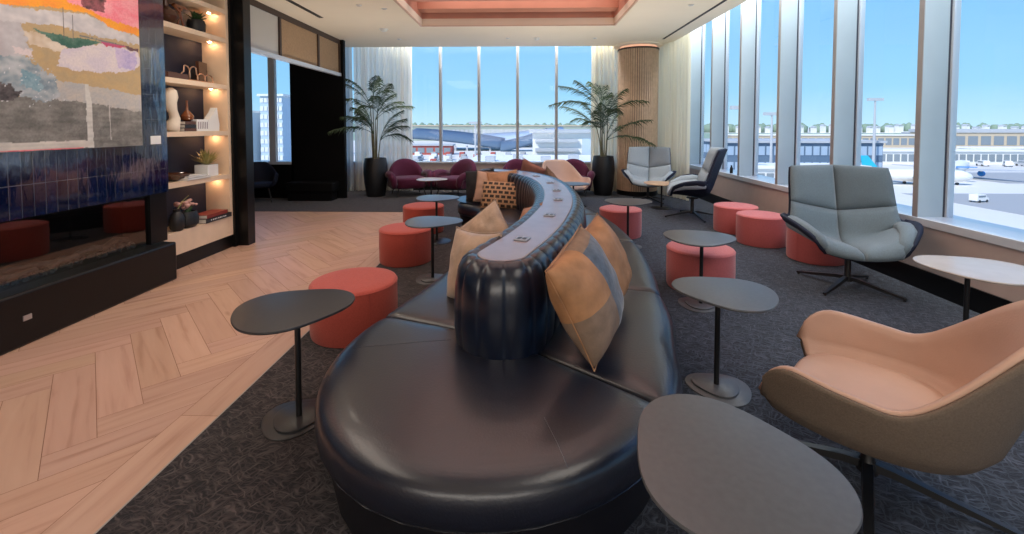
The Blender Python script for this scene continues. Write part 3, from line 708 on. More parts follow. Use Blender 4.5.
# perimeter: q in [0,LEN] right side near->far, then far cap (length 1), left side far->near, near cap (length 1)
CAPQ = 1.
PER = 2*LEN+2*CAPQ
def lerp_tab(tab, x):
    if x <= tab[0][0]: return tab[0][1]
    for (a, va), (b, vb) in zip(tab, tab[1:]):
        if x <= b: return va+(vb-va)*sm(0, 1, (x-a)/(b-a))
    return tab[-1][1]
DR = [(0,.99),(.5,.95),(1.2,.88),(2.,.86),(3.,.85),(4.2,.83),(5.,.76),(LEN,.66)]
DL = [(0,.89),(.4,.91),(1.,.92),(1.6,.84),(2.4,.82),(3.2,.92),(4.,.93),(LEN-.6,.78),(LEN,.66)]
def per(q):
    q = q % PER
    if q < LEN:
        c, d = path(q); return c, Vector((d.y, -d.x)), lerp_tab(DR, q)
    q -= LEN
    if q < CAPQ:
        c, d = path(LEN); a = -PI/2+PI*q/CAPQ; n = d*math.cos(a)+Vector((-d.y, d.x))*math.sin(a); k = abs(math.sin(a)); return c, n, .40+.26*k*k
    q -= CAPQ
    if q < LEN:
        c, d = path(LEN-q); return c, Vector((-d.y, d.x)), lerp_tab(DL, LEN-q)
    q -= LEN
    c, d = path(0); a = PI/2+PI*q/CAPQ; n = d*math.cos(a)+Vector((-d.y, d.x))*math.sin(a)
    k = max(0, -math.cos(a)); side = .89 if math.sin(a) > 0 else .99
    return c, n, side+(1.10-side)*k*k
def pt(q, d, z):
    c, n, _ = per(q); return Vector((c.x+n.x*d, c.y+n.y*d, z))
sofa = thing('banquette_sofa', 'long curved dark navy leather banquette with a channelled spine down its middle', 'sofa', (0, 0, 0))
def nearcap():
    a = 2*LEN+CAPQ
    return a
A0 = 2*LEN+CAPQ        # start of near cap (left side)
q_leftseam = A0-.02; q_rightseam = PER-(.10)
segs = [(q_leftseam, q_rightseam)]
rs = [q_rightseam-PER, 1.02, 2.35, 3.65, LEN+.1]
segs += list(zip(rs, rs[1:]))
ls = [LEN+.12, LEN+CAPQ+.55, LEN+CAPQ+LEN-3.1, LEN+CAPQ+LEN-1.75, q_leftseam]
segs += list(zip(ls, ls[1:]))
for a, b in segs:
    n = max(24, int((b-a)*22)); g = .004
    rings = []
    for i in range(n+1):
        u = .5-.5*math.cos(PI*i/n) if False else i/n
        # bunch samples at both ends
        u = u + .0
        us = (lambda x: x)(u)
        q = a+g+(b-a-2*g)*us
        rings.append(q)
    ext = [a+g, a+g+.006, a+g+.015, a+g+.03, a+g+.05] + [q for q in rings if a+.07 < q < b-.07] + [b-g-.05, b-g-.03, b-g-.015, b-g-.006, b-g]
    R2 = []
    for q in ext:
        e = min(q-(a+g), (b-g)-q); r = .05; k = 1. if e >= r else math.sqrt(max(0, 1-((r-e)/r)**2))
        u = (q-a)/(b-a); D = per(q)[2]
        zt = .430+.026*k; pf = .014*math.sin(PI*u)**.6 if 0 < u < 1 else 0
        ins = (1-k)*.018
        pr = [(.16, .26), (.16, zt-.004), (.30, zt+pf), (.45, zt+pf*1.2), (.60, zt+pf), (D-.15, zt+pf*.8), (D-.085, zt), (D-.048, zt-.010), (D-.022, zt-.028), (D-.006, zt-.055), (D, zt-.10), (D-.001, zt-.13), (D-.006, .29), (D-.02, .272), (D-.12, .26)]
        R2.append([pt(q, (d-ins if d > .62 else d), z) for d, z in pr])
    MB().rings(R2).build('seat_cushion', M['leather'], sofa, auto=70)
for q_, d0, d1 in ((A0+.17, .30, .84), (A0+.70, .76, 1.02)):
    a_, b_ = segs[0]; u_ = (q_-a_)/(b_-a_); D_ = per(q_)[2]; pf_ = .014*math.sin(PI*u_)**.6; d1 = min(d1, D_-.03)
    def top_z(d):
        zt = .456; pr = [(.16, zt-.004), (.30, zt+pf_), (.45, zt+pf_*1.2), (.60, zt+pf_), (D_-.15, zt+pf_*.8), (D_-.085, zt), (D_-.048, zt-.010), (D_-.022, zt-.028), (D_, zt-.10)]
        for (x0, z0), (x1, z1) in zip(pr, pr[1:]):
            if x0 <= d <= x1: return z0+(z1-z0)*(d-x0)/(x1-x0)
        return zt
    MB().tube([pt(q_, d0+(d1-d0)*i/16, top_z(d0+(d1-d0)*i/16)-.0005) for i in range(17)], .0022, 6).build('seam', M['leather'], sofa)
# base under the cushions
QS = [PER*i/260 for i in range(260)]
MB().rings([[pt(q, per(q)[2]-dd, z) for q in QS] for z, dd in ((.0, .085), (.10, .065), (.28, .03))]).build('base', M['leather_base'], sofa, auto=50)
MB().rings([[pt(q, per(q)[2]-dd, z) for q in QS] for z, dd in ((.266, .022), (.272, .014), (.278, .022))]).build('piping', M['leather'], sofa, auto=50)
# spine
def spine_per(nq):
    out = []
    for i in range(nq):
        x = PER2*i/nq; out.append(x)
    return out
R0 = .275
PER2 = 2*LEN+2*PI*R0
def per2(x):
    x = x % PER2
    if x < LEN: c, d = path(x); return c, Vector((d.y, -d.x))
    x -= LEN
    if x < PI*R0: c, d = path(LEN); a = -PI/2+x/R0; return c, d*math.cos(a)+Vector((-d.y, d.x))*math.sin(a)
    x -= PI*R0
    if x < LEN: c, d = path(LEN-x); return c, Vector((-d.y, d.x))
    x -= LEN
    c, d = path(0); a = PI/2+x/R0; return c, d*math.cos(a)+Vector((-d.y, d.x))*math.sin(a)
NCH = int(PER2/.15)
PITCH = PER2/NCH
prof = [(.262,.40,.5),(.272,.46,.9),(.282,.56,1),(.284,.68,1),(.276,.80,1),(.262,.88,1),(.238,.930,1),(.205,.958,.9),(.175,.966,.5),(.155,.955,.15),(.10,.94,0)]
NP = NCH*10
rows = []
for (r, z, g) in prof:
    ring = []
    for i in range(NP):
        x = PER2*i/NP; c, n = per2(x); ph = (x/PITCH) % 1.
        gr = abs(math.sin(PI*ph))**.45-1
        wr = .004*noise.noise(Vector((x*6, z*9, 0)))
        k = g*(.013*gr+wr)
        rr = r+k*(1 if z < .93 else .5); zz = z+(k*.8 if z > .85 else 0)
        ring.append(Vector((c.x+n.x*rr, c.y+n.y*rr, zz)))
    rows.append(ring)
MB().rings(rows).build('spine_backrest', M['leather_spine'], sofa, auto=0)
rows = []
for (r, z) in ((.146, .935), (.146, .955), (.140, .959), (.0, .959)):
    rows.append([Vector((per2(PER2*i/400)[0].x+per2(PER2*i/400)[1].x*r, per2(PER2*i/400)[0].y+per2(PER2*i/400)[1].y*r, z)) for i in range(400)])
MB().rings(rows[:3], cap=False).rings([rows[2], rows[3]], cap=False).build('top_panel', M['paneltop'], sofa, auto=50)
for sarc in (.33, 1.15, 1.95, 2.6, 3.3, 4.1, 4.8):
    c, d = path(sarc); a = math.atan2(d.y, d.x)-PI/2
    o = MB().box(-.045, .045, -.045, .045, .959, .969).build('power_outlet', M['outlet'], sofa, bevel=.004)
    o.location = (c.x, c.y, 0); o.rotation_euler = (0, 0, a)
    q = MB()
    for sx in (-1, 1):
        q.box(sx*.018-.011, sx*.018+.011, -.022, .022, .9685, .9705)
    q = q.build('socket', M['black'], o, smooth=False)

# ------------------------------------------------------------------ pillows
def pillow(name, label, c, nrm, roll, size, mats, th=.15, pinch=.07, sy=None, stripe=None, group='throw pillows on the banquette', wr=1.):
    N = 22; sy = sy or size; vs = []; fs = []; mi = []
    seed = random.random()*50
    for side in (1, -1):
        for i in range(N+1):
            for j in range(N+1):
                u = -1+2*i/N; v = -1+2*j/N
                x = u*size/2*(1-pinch*(1-v*v)); y = v*sy/2*(1-pinch*(1-u*u))
                hgt = th/2*((1-u**2)**.42)*((1-v**2)**.42)*(1-.15*u*u*v*v)
                hgt += wr*.012*noise.noise(Vector((u*2.2+seed, v*2.2, side*3)))*(1-max(abs(u), abs(v))**4)
                hgt += wr*.006*math.sin(9*math.atan2(v, u)+seed)*(max(abs(u), abs(v))**2)*(1-max(abs(u), abs(v))**6)
                vs.append((x, y, side*max(hgt, 0 if max(abs(u), abs(v)) < 1 else 0)))
    n1 = (N+1)**2
    for s_ in (0, 1):
        for i in range(N):
            for j in range(N):
                a = s_*n1+i*(N+1)+j; f = (a, a+N+1, a+N+2, a+1); fs.append(f if s_ == 0 else f[::-1])
                u = -1+2*(i+.5)/N
                mi.append(stripe(u, -1+2*(j+.5)/N) if stripe else 0)
    o = MB(); o.v = vs; o.f = fs; o.mi = mi
    t = thing(name, label, 'pillow', c, 0, group)
    z = Vector(nrm).normalized(); up = Vector((0, 0, 1)); y = (up-z*up.dot(z)).normalized(); x = y.cross(z)
    rot = Matrix((x, y, z)).transposed().to_4x4() @ Matrix.Rotation(R(roll), 4, 'Z')
    t.rotation_euler = rot.to_euler()
    b = o.build('cover', mats, t, auto=0)
    w = b.modifiers.new('w', 'WELD'); w.merge_threshold = .0008
    s2 = b.modifiers.new('s', 'SUBSURF'); s2.levels = 1; s2.render_levels = 1
    e = []
    for i in range(4*N):
        k = i//N; f_ = (i % N)/N; u, v = [(-1+2*f_, -1), (1, -1+2*f_), (1-2*f_, 1), (-1, 1-2*f_)][k]
        e.append(Vector((u*size/2*(1-pinch*(1-v*v))*1.003, v*sy/2*(1-pinch*(1-u*u))*1.003, 0)))
    e.append(e[0]); MB().tube(e, .003, 6, cap=False).build('piping', mats[0] if isinstance(mats, list) else mats, t)
    return t
pillow('throw_pillow', 'champagne satin pillow leaning on the left of the banquette nearest the camera', (-.36,3.08,.71), (-.72,-.66,.26), 6, .53, M['beige'], th=.2, pinch=.10)
pillow('throw_pillow', 'peach satin pillow standing on its corner behind the champagne pillow', (-.33,3.86,.735), (-.50,-.80,.34), 42, .48, M['beige'], th=.17)
pillow('throw_pillow', 'orange tan pillow lying against the spine behind the peach pillow', (.04,4.30,.72), (-.9,-.30,.35), 18, .44, M['tan'], th=.14)
pillow('throw_pillow', 'two-tone pillow of tan with a slate blue band at the near right of the spine', (.345,2.41,.80), (.80,-.48,.38), 14, .56, [M['orange_tan'], M['slate'], M['brownfab']], th=.30, pinch=.045,
       stripe=lambda u, v: (1 if v < .82 else 2) if u > -.05 else (2 if v < -.1 else 0))
pillow('throw_pillow', 'ochre tan pillow behind the blue banded pillow on the right seat', (.53,2.97,.78), (.78,-.48,.38), 13, .53, M['orange_tan'], th=.28, pinch=.045)
pillow('throw_pillow', 'lumbar pillow woven in a tan and dark lattice on the far left seat', (-.34,6.70,.655), (-.12,-1,.28), -3, .62, M['basket'], th=.18, sy=.42, pinch=.03, wr=.3)
pillow('throw_pillow', 'tan leather pillow standing behind the woven lattice pillow', (-.33,6.96,.76), (.05,-1,.30), 5, .50, M['tan'], th=.15)
pillow('throw_pillow', 'light tan pillow half hidden left of the woven lattice pillow', (-.54,7.02,.73), (-.25,-1,.25), -4, .50, M['peach'], th=.14)
pillow('throw_pillow', 'plain black pillow at the far left end of the banquette', (-.72,7.22,.73), (-.45,-1,.25), 8, .54, M['darkpillow'], th=.26)
pillow('throw_pillow', 'dusty rose pillow peeking over the far end of the spine', (.14,8.02,.82), (.5,.8,.3), 25, .50, M['rose'], th=.15)
pillow('throw_pillow', 'small dark pillow beside the dusty rose pillow behind the spine', (.47,7.62,.74), (.8,.5,.3), 42, .42, M['brownfab'], th=.15)

# ------------------------------------------------------------------ ottomans
def ottoman(x, y, r, side, top, label, grp, rz=0, h=.42):
    t = thing('round_ottoman', label, 'ottoman', (x, y, 0.006), rz, grp)
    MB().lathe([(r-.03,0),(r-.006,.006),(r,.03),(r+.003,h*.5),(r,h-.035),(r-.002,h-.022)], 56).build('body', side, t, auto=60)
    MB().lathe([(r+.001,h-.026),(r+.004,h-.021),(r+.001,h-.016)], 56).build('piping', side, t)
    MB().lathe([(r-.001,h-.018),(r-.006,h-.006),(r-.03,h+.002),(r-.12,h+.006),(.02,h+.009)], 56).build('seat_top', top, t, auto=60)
    MB().box(r-.002, r+.0045, -.004, .004, .03, h-.03).build('side_seam', side, t, smooth=False)
    return t
RG, PG = 'red ottomans along the wood floor', 'coral ottomans on the window side'
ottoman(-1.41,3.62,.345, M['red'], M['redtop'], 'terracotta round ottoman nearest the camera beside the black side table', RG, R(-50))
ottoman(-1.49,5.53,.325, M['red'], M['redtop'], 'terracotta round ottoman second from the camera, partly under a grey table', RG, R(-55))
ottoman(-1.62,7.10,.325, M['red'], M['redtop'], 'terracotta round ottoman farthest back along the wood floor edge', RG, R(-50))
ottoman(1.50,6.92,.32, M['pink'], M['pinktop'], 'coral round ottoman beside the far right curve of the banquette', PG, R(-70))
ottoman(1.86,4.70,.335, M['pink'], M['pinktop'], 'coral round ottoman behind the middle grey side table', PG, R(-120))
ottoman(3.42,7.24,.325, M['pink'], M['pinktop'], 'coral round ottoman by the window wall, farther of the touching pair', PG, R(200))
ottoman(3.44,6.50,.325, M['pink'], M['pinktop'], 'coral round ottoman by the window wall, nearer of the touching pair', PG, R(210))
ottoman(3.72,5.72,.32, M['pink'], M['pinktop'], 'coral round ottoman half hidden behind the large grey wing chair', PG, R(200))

# ------------------------------------------------------------------ side tables
def side_table(x, y, rz, label, top=None, h=.65, rad=.31, base='plate', off=(0, 0), grp='rounded triangular side tables'):
    top = top or M['tabletop']
    t = thing('side_table', label, 'side table', (x, y, 0.006), rz, grp)
    wob = lambda a: 1+.075*math.cos(3*a)+.05*math.cos(a*2)
    MB().lathe([(rad*.9,h-.016),(rad-.004,h-.015),(rad,h-.008),(rad-.003,h-.001),(rad-.012,h)], 72, wob=wob).build('tabletop', top, t, auto=50)
    MB().lathe([(.07,h-.024),(.07,h-.0165)], 24, c=off).build('mounting_plate', M['black'], t)
    MB().lathe([(.0165,.02),(.0165,h-.02)], 18, c=off).build('pole', M['black'], t)
    if base == 'plate':
        MB().lathe([(.185,0),(.187,.006),(.18,.009)], 48, c=(off[0]*.6, off[1]*.6), wob=wob).build('base_plate', top, t, auto=50)
        MB().lathe([(.135,.009),(.136,.02),(.13,.023)], 48, c=off, wob=wob).build('base_plate', top, t, auto=50)
    else:
        MB().lathe([(.21,0),(.21,.006),(.19,.012),(.03,.02)], 48, c=off).build('base_plate', M['black'], t, auto=50)
    return t
side_table(-1.34,2.50, R(35), 'black side table at the left front beside the nearest terracotta ottoman', M['tabledark'], off=(.02,-.04))
side_table(-1.01,4.84, R(10), 'grey side table over the second terracotta ottoman', rad=.30)
side_table(-1.28,6.45, R(10), 'grey side table over the farthest terracotta ottoman', rad=.30, base='round')
side_table(.645,1.37, R(100), 'large grey tabletop at the bottom edge, overlapping the near end of the banquette', M['tabletop'], rad=.312, off=(.05,-.05))
side_table(1.285,2.82, R(150), 'grey side table right of the banquette between it and the peach chair', rad=.295, off=(.05,-.02))
side_table(1.65,4.21, R(10), 'grey side table in front of a coral ottoman, right of the banquette', off=(.02,-.02))
side_table(1.45,6.20, R(20), 'brownish grey side table over the coral ottoman at the far right curve', M['tabletop'])
side_table(.90,8.1, R(0), 'small pale grey side table in front of the far peach chair', rad=.27, base='round', grp='round side tables')
side_table(2.85,9.25, R(0), 'round oak topped side table between the two far grey wing chairs', M['tablewood'], h=.52, rad=.36, base='round', grp='round side tables')
side_table(-2.10,9.98, R(0), 'small pale pedestal table between the two maroon armchairs', M['tablewhite'], h=.50, rad=.33, base='round', grp='round side tables')
side_table(3.36,3.34, R(12), 'pale side table by the right window wall behind the peach chair', M['tablewhite'], rad=.345, base='round', off=(.05,.1))

# ------------------------------------------------------------------ chairs
def star_base(t, r=.48, h=.30, rot=0, m=None):
    m = m or M['black']
    for k in range(4):
        a = rot+k*PI/2; mt = Matrix.Rotation(a, 4, 'Z')
        b = MB(); L_ = []
        for x, z, w, hh in ((.0,.095,.026,.036),(.10,.088,.024,.032),(r*.6,.052,.020,.026),(r,.020,.016,.016)):
            L_.append([mt @ Vector((x, y, zz)) for y, zz in ((-w, z-hh/2), (w, z-hh/2), (w*.8, z+hh/2), (-w*.8, z+hh/2))])
        b.rings(L_); b.lathe([(.014, 0), (.014, .02)], 10, (r*.97*math.cos(a), r*.97*math.sin(a))); b.build('leg', m, t, auto=40)
    MB().lathe([(.045,.06),(.04,.10),(.028,.12),(.028,h-.02),(.10,h),(.10,h+.02)], 20).build('column', m, t, auto=40)

def wing_chair(name_label, x, y, face, mats, legrot=PI/4, grp='high-backed grey wing chairs', s=1.0):
    """face = world angle the sitter looks towards; local -Y is forward"""
    t = thing('wing_chair', name_label, 'armchair', (x, y, .006), face+PI/2, grp)
    # rows from seat front to back top: y, z, half width, side rise, side forward, power
    rows = [(-.40,.375,.30,.04,.02), (-.36,.425,.36,.10,.02), (-.20,.425,.47,.19,.02), (.00,.405,.54,.25,.01), (.17,.41,.53,.24,-.05),
            (.27,.50,.50,.16,-.14), (.33,.66,.485,.06,-.17), (.375,.80,.475,.02,-.18), (.42,.94,.47,.01,-.18), (.465,1.08,.465,.0,-.18), (.51,1.21,.45,-.01,-.17)]
    V = [Vector(r[:3]) for r in rows]; V2 = [Vector((r[3], r[4], 0)) for r in rows]
    def P(u, v):
        a = catmull(V, v); b = catmull(V2, v)
        au = min(1., abs(u)); v = v-.030*(.5-au)*math.exp(-((v-.68)/.10)**2)*2; v = max(0, min(1, v)); a = catmull(V, v); b = catmull(V2, v); back = sm(.42, .62, v)
        x_ = u*a.z; rise = b.x*au**2.2
        fw = b.y*(au*back+(1-back)*au**2)
        return Vector((x_, a.x+fw, a.y+rise))
    def panel(nm, u0, u1, v0, v1, m, th, outer=None):
        nu, nv = 12, 14; g = .006
        du = g/.45; G = []
        for i in range(nu+1):
            G.append([P(u0+(u1-u0)*i/nu, v0+(v1-v0)*j/nv) for j in range(nv+1)])
        def f1(a, b):
            e = min(a, 1-a, b, 1-b); return .012 + th*min(1, (e*4.2))**.5
        MB_ = thick(MB(), G, .0, f1); return MB_.build(nm, m, t, auto=0)
    vj = .675
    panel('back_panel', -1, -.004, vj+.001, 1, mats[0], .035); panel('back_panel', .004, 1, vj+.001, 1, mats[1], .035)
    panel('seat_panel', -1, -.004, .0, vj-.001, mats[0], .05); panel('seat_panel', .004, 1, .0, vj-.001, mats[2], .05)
    # padded arm rolls
    for sd in (-1, 1):
        pts = [P(sd*.90, v)+Vector((0, 0, .015)) for v in (.05,.12,.22,.32,.42,.50,.57)]
        MB().tube(pts, [.030,.055,.072,.074,.062,.042,.02], 14).build('arm_roll', mats[0] if sd < 0 else mats[2], t, auto=0)
    def S(u, v):
        p = P(max(-1, min(1, u)), v); ex = max(0, abs(u)-1)*(1-sm(.45, .62, v)); sgn = 1 if u > 0 else -1; arm = 1-sm(.45, .66, v)
        return p+Vector((sgn*ex*.45, -.0*ex, ex*(.75*arm)))+Vector((0, .004, -.004))
    G = [[S(-1.07+2.14*i/30, j/30) for j in range(31)] for i in range(31)]
    thick(MB(), G, -.035, -.002).build('outer_shell', M['navyshell'], t, auto=0)
    star_base(t, .48, .33, legrot)
    t.scale = (s, s, s)
    return t
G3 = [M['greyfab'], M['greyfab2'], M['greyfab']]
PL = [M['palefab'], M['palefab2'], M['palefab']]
wing_chair('large blue grey wing chair on the right by the windows, facing the camera', 3.42,4.74, R(-107), G3, R(-45+17-12), s=1.03)
wing_chair('pale grey wing chair in front of the slatted column', 2.80,10.08, R(-108), PL)
wing_chair('pale grey wing chair with dark navy outer shell turned left, beside the window wall', 3.14,8.34, R(164), PL, R(20), s=1.07)

def shell_chair(label, x, y, face, inner, outer, back=.90, arm=.56, legrot=0, grp='peach leather shell chairs', a=.40, bb=.40, s=1., base='star', pl=.30):
    t = thing('shell_chair', label, 'armchair', (x, y, .006), face+PI/2, grp)
    FM = 2.28
    def rim(ph):
        c = abs(ph); k = 1-sm(pl, pl+1.05, c)
        z = arm + (back-arm)*k
        z -= .012*math.exp(-((c-1.35)/.22)**2)
        z += .02*math.exp(-((c-1.95)/.25)**2)
        tip = 1-math.sqrt(max(0, 1-max(0, (c-FM+.34)/.34)**2)); return z*(1-tip) + .45*tip
    def P(i, v):
        ph = -FM+2*FM*i
        sx = math.copysign(abs(math.sin(ph))**.82, math.sin(ph)); cy = math.copysign(abs(math.cos(ph))**.9, math.cos(ph))
        zr = rim(ph)
        r = [(.42,.335),(.66,.35),(.86,.385),(.965,.45)]
        bk = max(0, math.cos(ph))
        if v < .5:
            q = v/.5*3; k = min(2, int(q)); f_ = q-k; f_ = f_
            rr = r[k][0]+(r[k+1][0]-r[k][0])*f_; z = r[k][1]+(r[k+1][1]-r[k][1])*f_
        else:
            f_ = (v-.5)/.5; rr = .965+.05*math.sin(f_*PI*.5)+.02*f_; z = .45+(zr-.45)*f_
        lean = bk*.26*max(0, z-.45)
        front = -.10*max(0, -math.cos(ph)) if v >= 0 else 0
        # narrowing of the tall back, so it reads as a rounded panel
        nar = 1-.10*sm(.55, .95, z)*bk
        return Vector((a*rr*sx*nar, bb*rr*cy+lean+front, z))
    NU, NV = 72, 20
    G = [[P(i/NU, (j/NV)) for j in range(NV+1)] for i in range(NU+1)]
    # orientation: make the normal point inwards
    thick(MB(), G, -.004, lambda u, v: .014+.024*min(1, 3*min(u, 1-u)*2, (1-v)*5+.35)).build('inner_shell', inner, t, auto=0)
    thick(MB(), [[q + Vector((q.x, q.y, 0)).normalized()*.004 - Vector((0, 0, .006)) for q in row] for row in G], -.020, -.004).build('outer_shell', outer, t, auto=0)
    # bottom pan
    ring = lambda k, z, e=0: [Vector((P(i/NU, .02).x*k, P(i/NU, .02).y*k+e, z)) for i in range(NU+1)]
    MB().rings([ring(.3, .318), ring(.8, .320), ring(1.12, .335), ring(1.12, .36), ring(.8, .37)]).build('bottom_pan', outer, t, auto=60)
    # seat cushion
    out = []
    for k in range(48):
        an = 2*PI*k/48; ca, sa = math.cos(an), math.sin(an)
        out.append(Vector((math.copysign(abs(ca)**.6, ca)*a*.82, math.copysign(abs(sa)**.6, sa)*.315*(bb/.445)-.02, 0)))
    rg = []
    for k, z in ((.90,.345),(.985,.352),(1.0,.37),(1.0,.395),(.985,.415),(.94,.428),(.80,.438),(.4,.444),(.05,.444)):
        rg.append([Vector((p.x*k, (p.y+.02)*k-.02, z+(.012 if p.y < -.2 else 0)*0)) for p in out])
    MB().rings(rg).build('seat_cushion', inner, t, auto=0)
    if base == 'star': star_base(t, .50, .31, legrot)
    else:
        for sx in (-1, 1):
            for sy in (-1, 1):
                MB().tube([(sx*.2, sy*.2, .33), (sx*.27, sy*.26, .0)], [.014, .010], 10).build('leg', M['black'], t)
    t.scale = (s, s, s)
    return t
shell_chair('large peach leather shell chair at the right front, turned away to the left', 1.635,2.10, R(137), M['peach'], M['taupe'], back=.97, arm=.615, legrot=R(7), a=.45, bb=.43, s=1.0, pl=.36)
shell_chair('pale peach shell chair with a high rounded back beyond the banquette', .90,9.6, R(-66), M['peachlight'], M['peachlight'], back=.93, arm=.57, legrot=R(30), a=.46, bb=.42, pl=.45)

def tub_chair(label, x, y, face, m, s=1., grp='maroon wool armchairs'):
    t = thing('tub_chair', label, 'armchair', (x, y, .006), face+PI/2, grp)
    # puffy arched back
    rows = []
    NA = 28
    for i in range(NA+1):
        ph = -1.05+2.1*i/NA; k = math.cos(ph/1.05*PI/2)
        top = .50+.34*k**.6; cx, cy = .40*math.sin(ph*1.15), .33*math.cos(ph)+.02
        th = .075+.01*k; nrm = Vector((math.sin(ph), math.cos(ph), 0)); ring = []
        for j in range(14):
            an = 2*PI*j/14; zz = (top+.24)/2+((top-.24)/2)*math.copysign(abs(math.sin(an))**.7, math.sin(an))
            ring.append(Vector((cx, cy+.15*(zz-.3), zz))+nrm*th*math.copysign(abs(math.cos(an))**.8, math.cos(an)))
        rows.append(ring)
    MB().rings(rows).build('backrest', m, t, auto=0)
    for sx in (-1, 1):
        pts = [Vector((sx*.42, .22, .47)), Vector((sx*.455, .05, .50)), Vector((sx*.465, -.12, .505)), Vector((sx*.45, -.27, .48)), Vector((sx*.42, -.34, .41)), Vector((sx*.41, -.36, .30)), Vector((sx*.41, -.34, .22))]
        MB().tube(pts, [.07,.085,.09,.088,.08,.07,.05], 14).build('armrest', m, t, auto=0)
        MB().box(sx*.41-.045, sx*.41+.045, -.33, .25, .20, .46).build('side_panel', m, t, bevel=.03)
    sg = []
    for k, z in ((.93,.19),(1,.22),(1.01,.30),(1.0,.38),(.95,.42),(.8,.435),(.3,.44)):
        sg.append([Vector((math.copysign(abs(math.cos(q))**.5, math.cos(q))*.37*k, math.copysign(abs(math.sin(q))**.5, math.sin(q))*.36*k-.02, z)) for q in [2*PI*i/40 for i in range(40)]])
    MB().rings(sg).build('seat', m, t, auto=0)
    for sx in (-1, 1):
        for sy in (-1, 1): MB().tube([(sx*.28, sy*.24, .21), (sx*.34, sy*.29, 0)], [.016, .010], 8).build('leg', M['black'], t)
    t.scale = (s, s, s)
tub_chair('maroon wool armchair left of the pale pedestal table, beside the left palm', -2.84,10.85, R(-62), M['maroon'], 1.04)
tub_chair('maroon wool armchair right of the pale pedestal table, behind the black pillow', -1.68,10.85, R(-122), M['maroon'], 1.04)
tub_chair('maroon wool armchair behind the far end of the banquette, mostly hidden', -.08,11.05, R(-75), M['maroon'], 1.02)
tub_chair('maroon wool armchair between the far peach chair and the right palm', 1.20,11.05, R(-100), M['maroon'], 1.02)
shell_chair('dark navy armchair on thin legs under the far left window', -5.95,9.75, R(-60), M['navyshell'], M['navyshell'], back=.86, arm=.62, base='legs', grp='dark seats at the far left', a=.38, bb=.38)
bn = thing('low_bench', 'low black upholstered bench against the black wall at the far left', 'bench', (-4.85, 10.05, 0.006), 0, 'dark seats at the far left')
MB().box(-.55, .55, -.20, .20, .20, .42).build('seat', M['blackwall'], bn, bevel=.03); MB().box(-.50, .50, -.16, .16, 0, .20).build('plinth', M['blackwall'], bn, smooth=False)

# ------------------------------------------------------------------ palms
def palm(x, y, label, seed, ph, pr, top, spread, lean=(0, 0), gap=0):
    rnd = random.Random(seed)
    t = thing('potted_palm', label, 'potted palm', (x, y, .006), 0, 'potted palms')
    MB().lathe([(pr*.74,0),(pr*.78,.02),(pr*.93,ph*.35),(pr,ph*.62),(pr*.97,ph*.85),(pr*.88,ph),(pr*.80,ph),(pr*.80,ph-.05)], 40).build('pot', M['planter'], t, auto=50)
    MB().lathe([(pr*.80,ph-.07),(pr*.78,ph-.06),(.02,ph-.05)], 24).build('soil', M['soil'], t)
    stems = []
    for k in range(7):
        a = 2*PI*k/7+rnd.random(); hh = ph+(top-ph)*(.20+.46*((k*3) % 7)/6); r0 = .06; r1 = .05+.12*rnd.random()
        p = [Vector((r0*math.cos(a), r0*math.sin(a), ph-.07)), Vector(((r0+.03)*math.cos(a), (r0+.03)*math.sin(a), (ph+hh)/2)), Vector((r1*math.cos(a)+lean[0]*.2, r1*math.sin(a)+lean[1]*.2, hh))]
        pts = [catmull(p, q/8) for q in range(9)]; stems.append(pts[-1])
        MB().tube(pts, [.020-.0015*q for q in range(9)], 8).build('stem', M['stem'], t)
    nf = 22
    for k in range(nf):
        s_ = stems[k % 7]; a = 2*PI*k/nf*3.05+rnd.uniform(-.3, .3); tier = k/nf
        el = R(84)-tier*R(58)+rnd.uniform(-.12, .12); l = spread*rnd.uniform(.85, 1.15)*(1.0 if tier > .25 else .9)
        dr = rnd.uniform(.75, 1.15); d = Vector((math.cos(a), math.sin(a), 0))
        pts = []
        for q in range(15):
            u = q/14
            pts.append(s_ + d*(l*(math.cos(el)*u+.30*u*u)) + Vector((0, 0, l*(math.sin(el)*u*1.0-dr*(.25+.28*tier)*u**2.2))))
        fr = MB().tube(pts, [.008*(1-.8*q/14) for q in range(15)], 5)
        for q in range(3, 15):
            for half in (0., .5):
                if q == 14 and half: continue
                base = pts[q].lerp(pts[min(14, q+1)], half); tang = (pts[min(14, q+1)]-pts[q-1]).normalized()
                u = (q+half)/14; ll = spread*.30*math.sin(PI*min(1, .18+.75*u))+.03
                sidev = tang.cross(Vector((0, 0, 1))).normalized()
                for sd in (-1, 1):
                    dd = (sidev*sd*.62+tang*.78+Vector((0, 0, rnd.uniform(-.10, .18)))).normalized()
                    m_ = base+dd*ll*.5+Vector((0, 0, -.02*ll)); e_ = base+dd*ll+Vector((0, 0, -.30*ll-rnd.random()*.10))
                    w = (tang*.6+Vector((0, 0, .5))).normalized()*.0105
                    fr.add([base-w*.5, base+w*.5, m_+w, e_, m_-w], [(0, 1, 2, 4), (4, 2, 3)])
        fr.build('frond', M['leaf'], t, auto=0)
palm(-3.60,10.68, 'tall kentia palm in a black planter before the left curtain', 11, .92, .285, 3.05, 1.0)
palm(1.96,11.02, 'tall kentia palm in a black planter left of the slatted column', 29, .96, .275, 2.85, 1.05)

# little bottle-like object on sill right
t = thing('sill_bottle', 'small dark bottle standing behind the far grey wing chair by the window wall', 'bottle', (4.2, 9.1, .75))
MB().lathe([(.03,0),(.03,.10),(.015,.13),(.015,.16)], 14).build('body', M['black'], t)

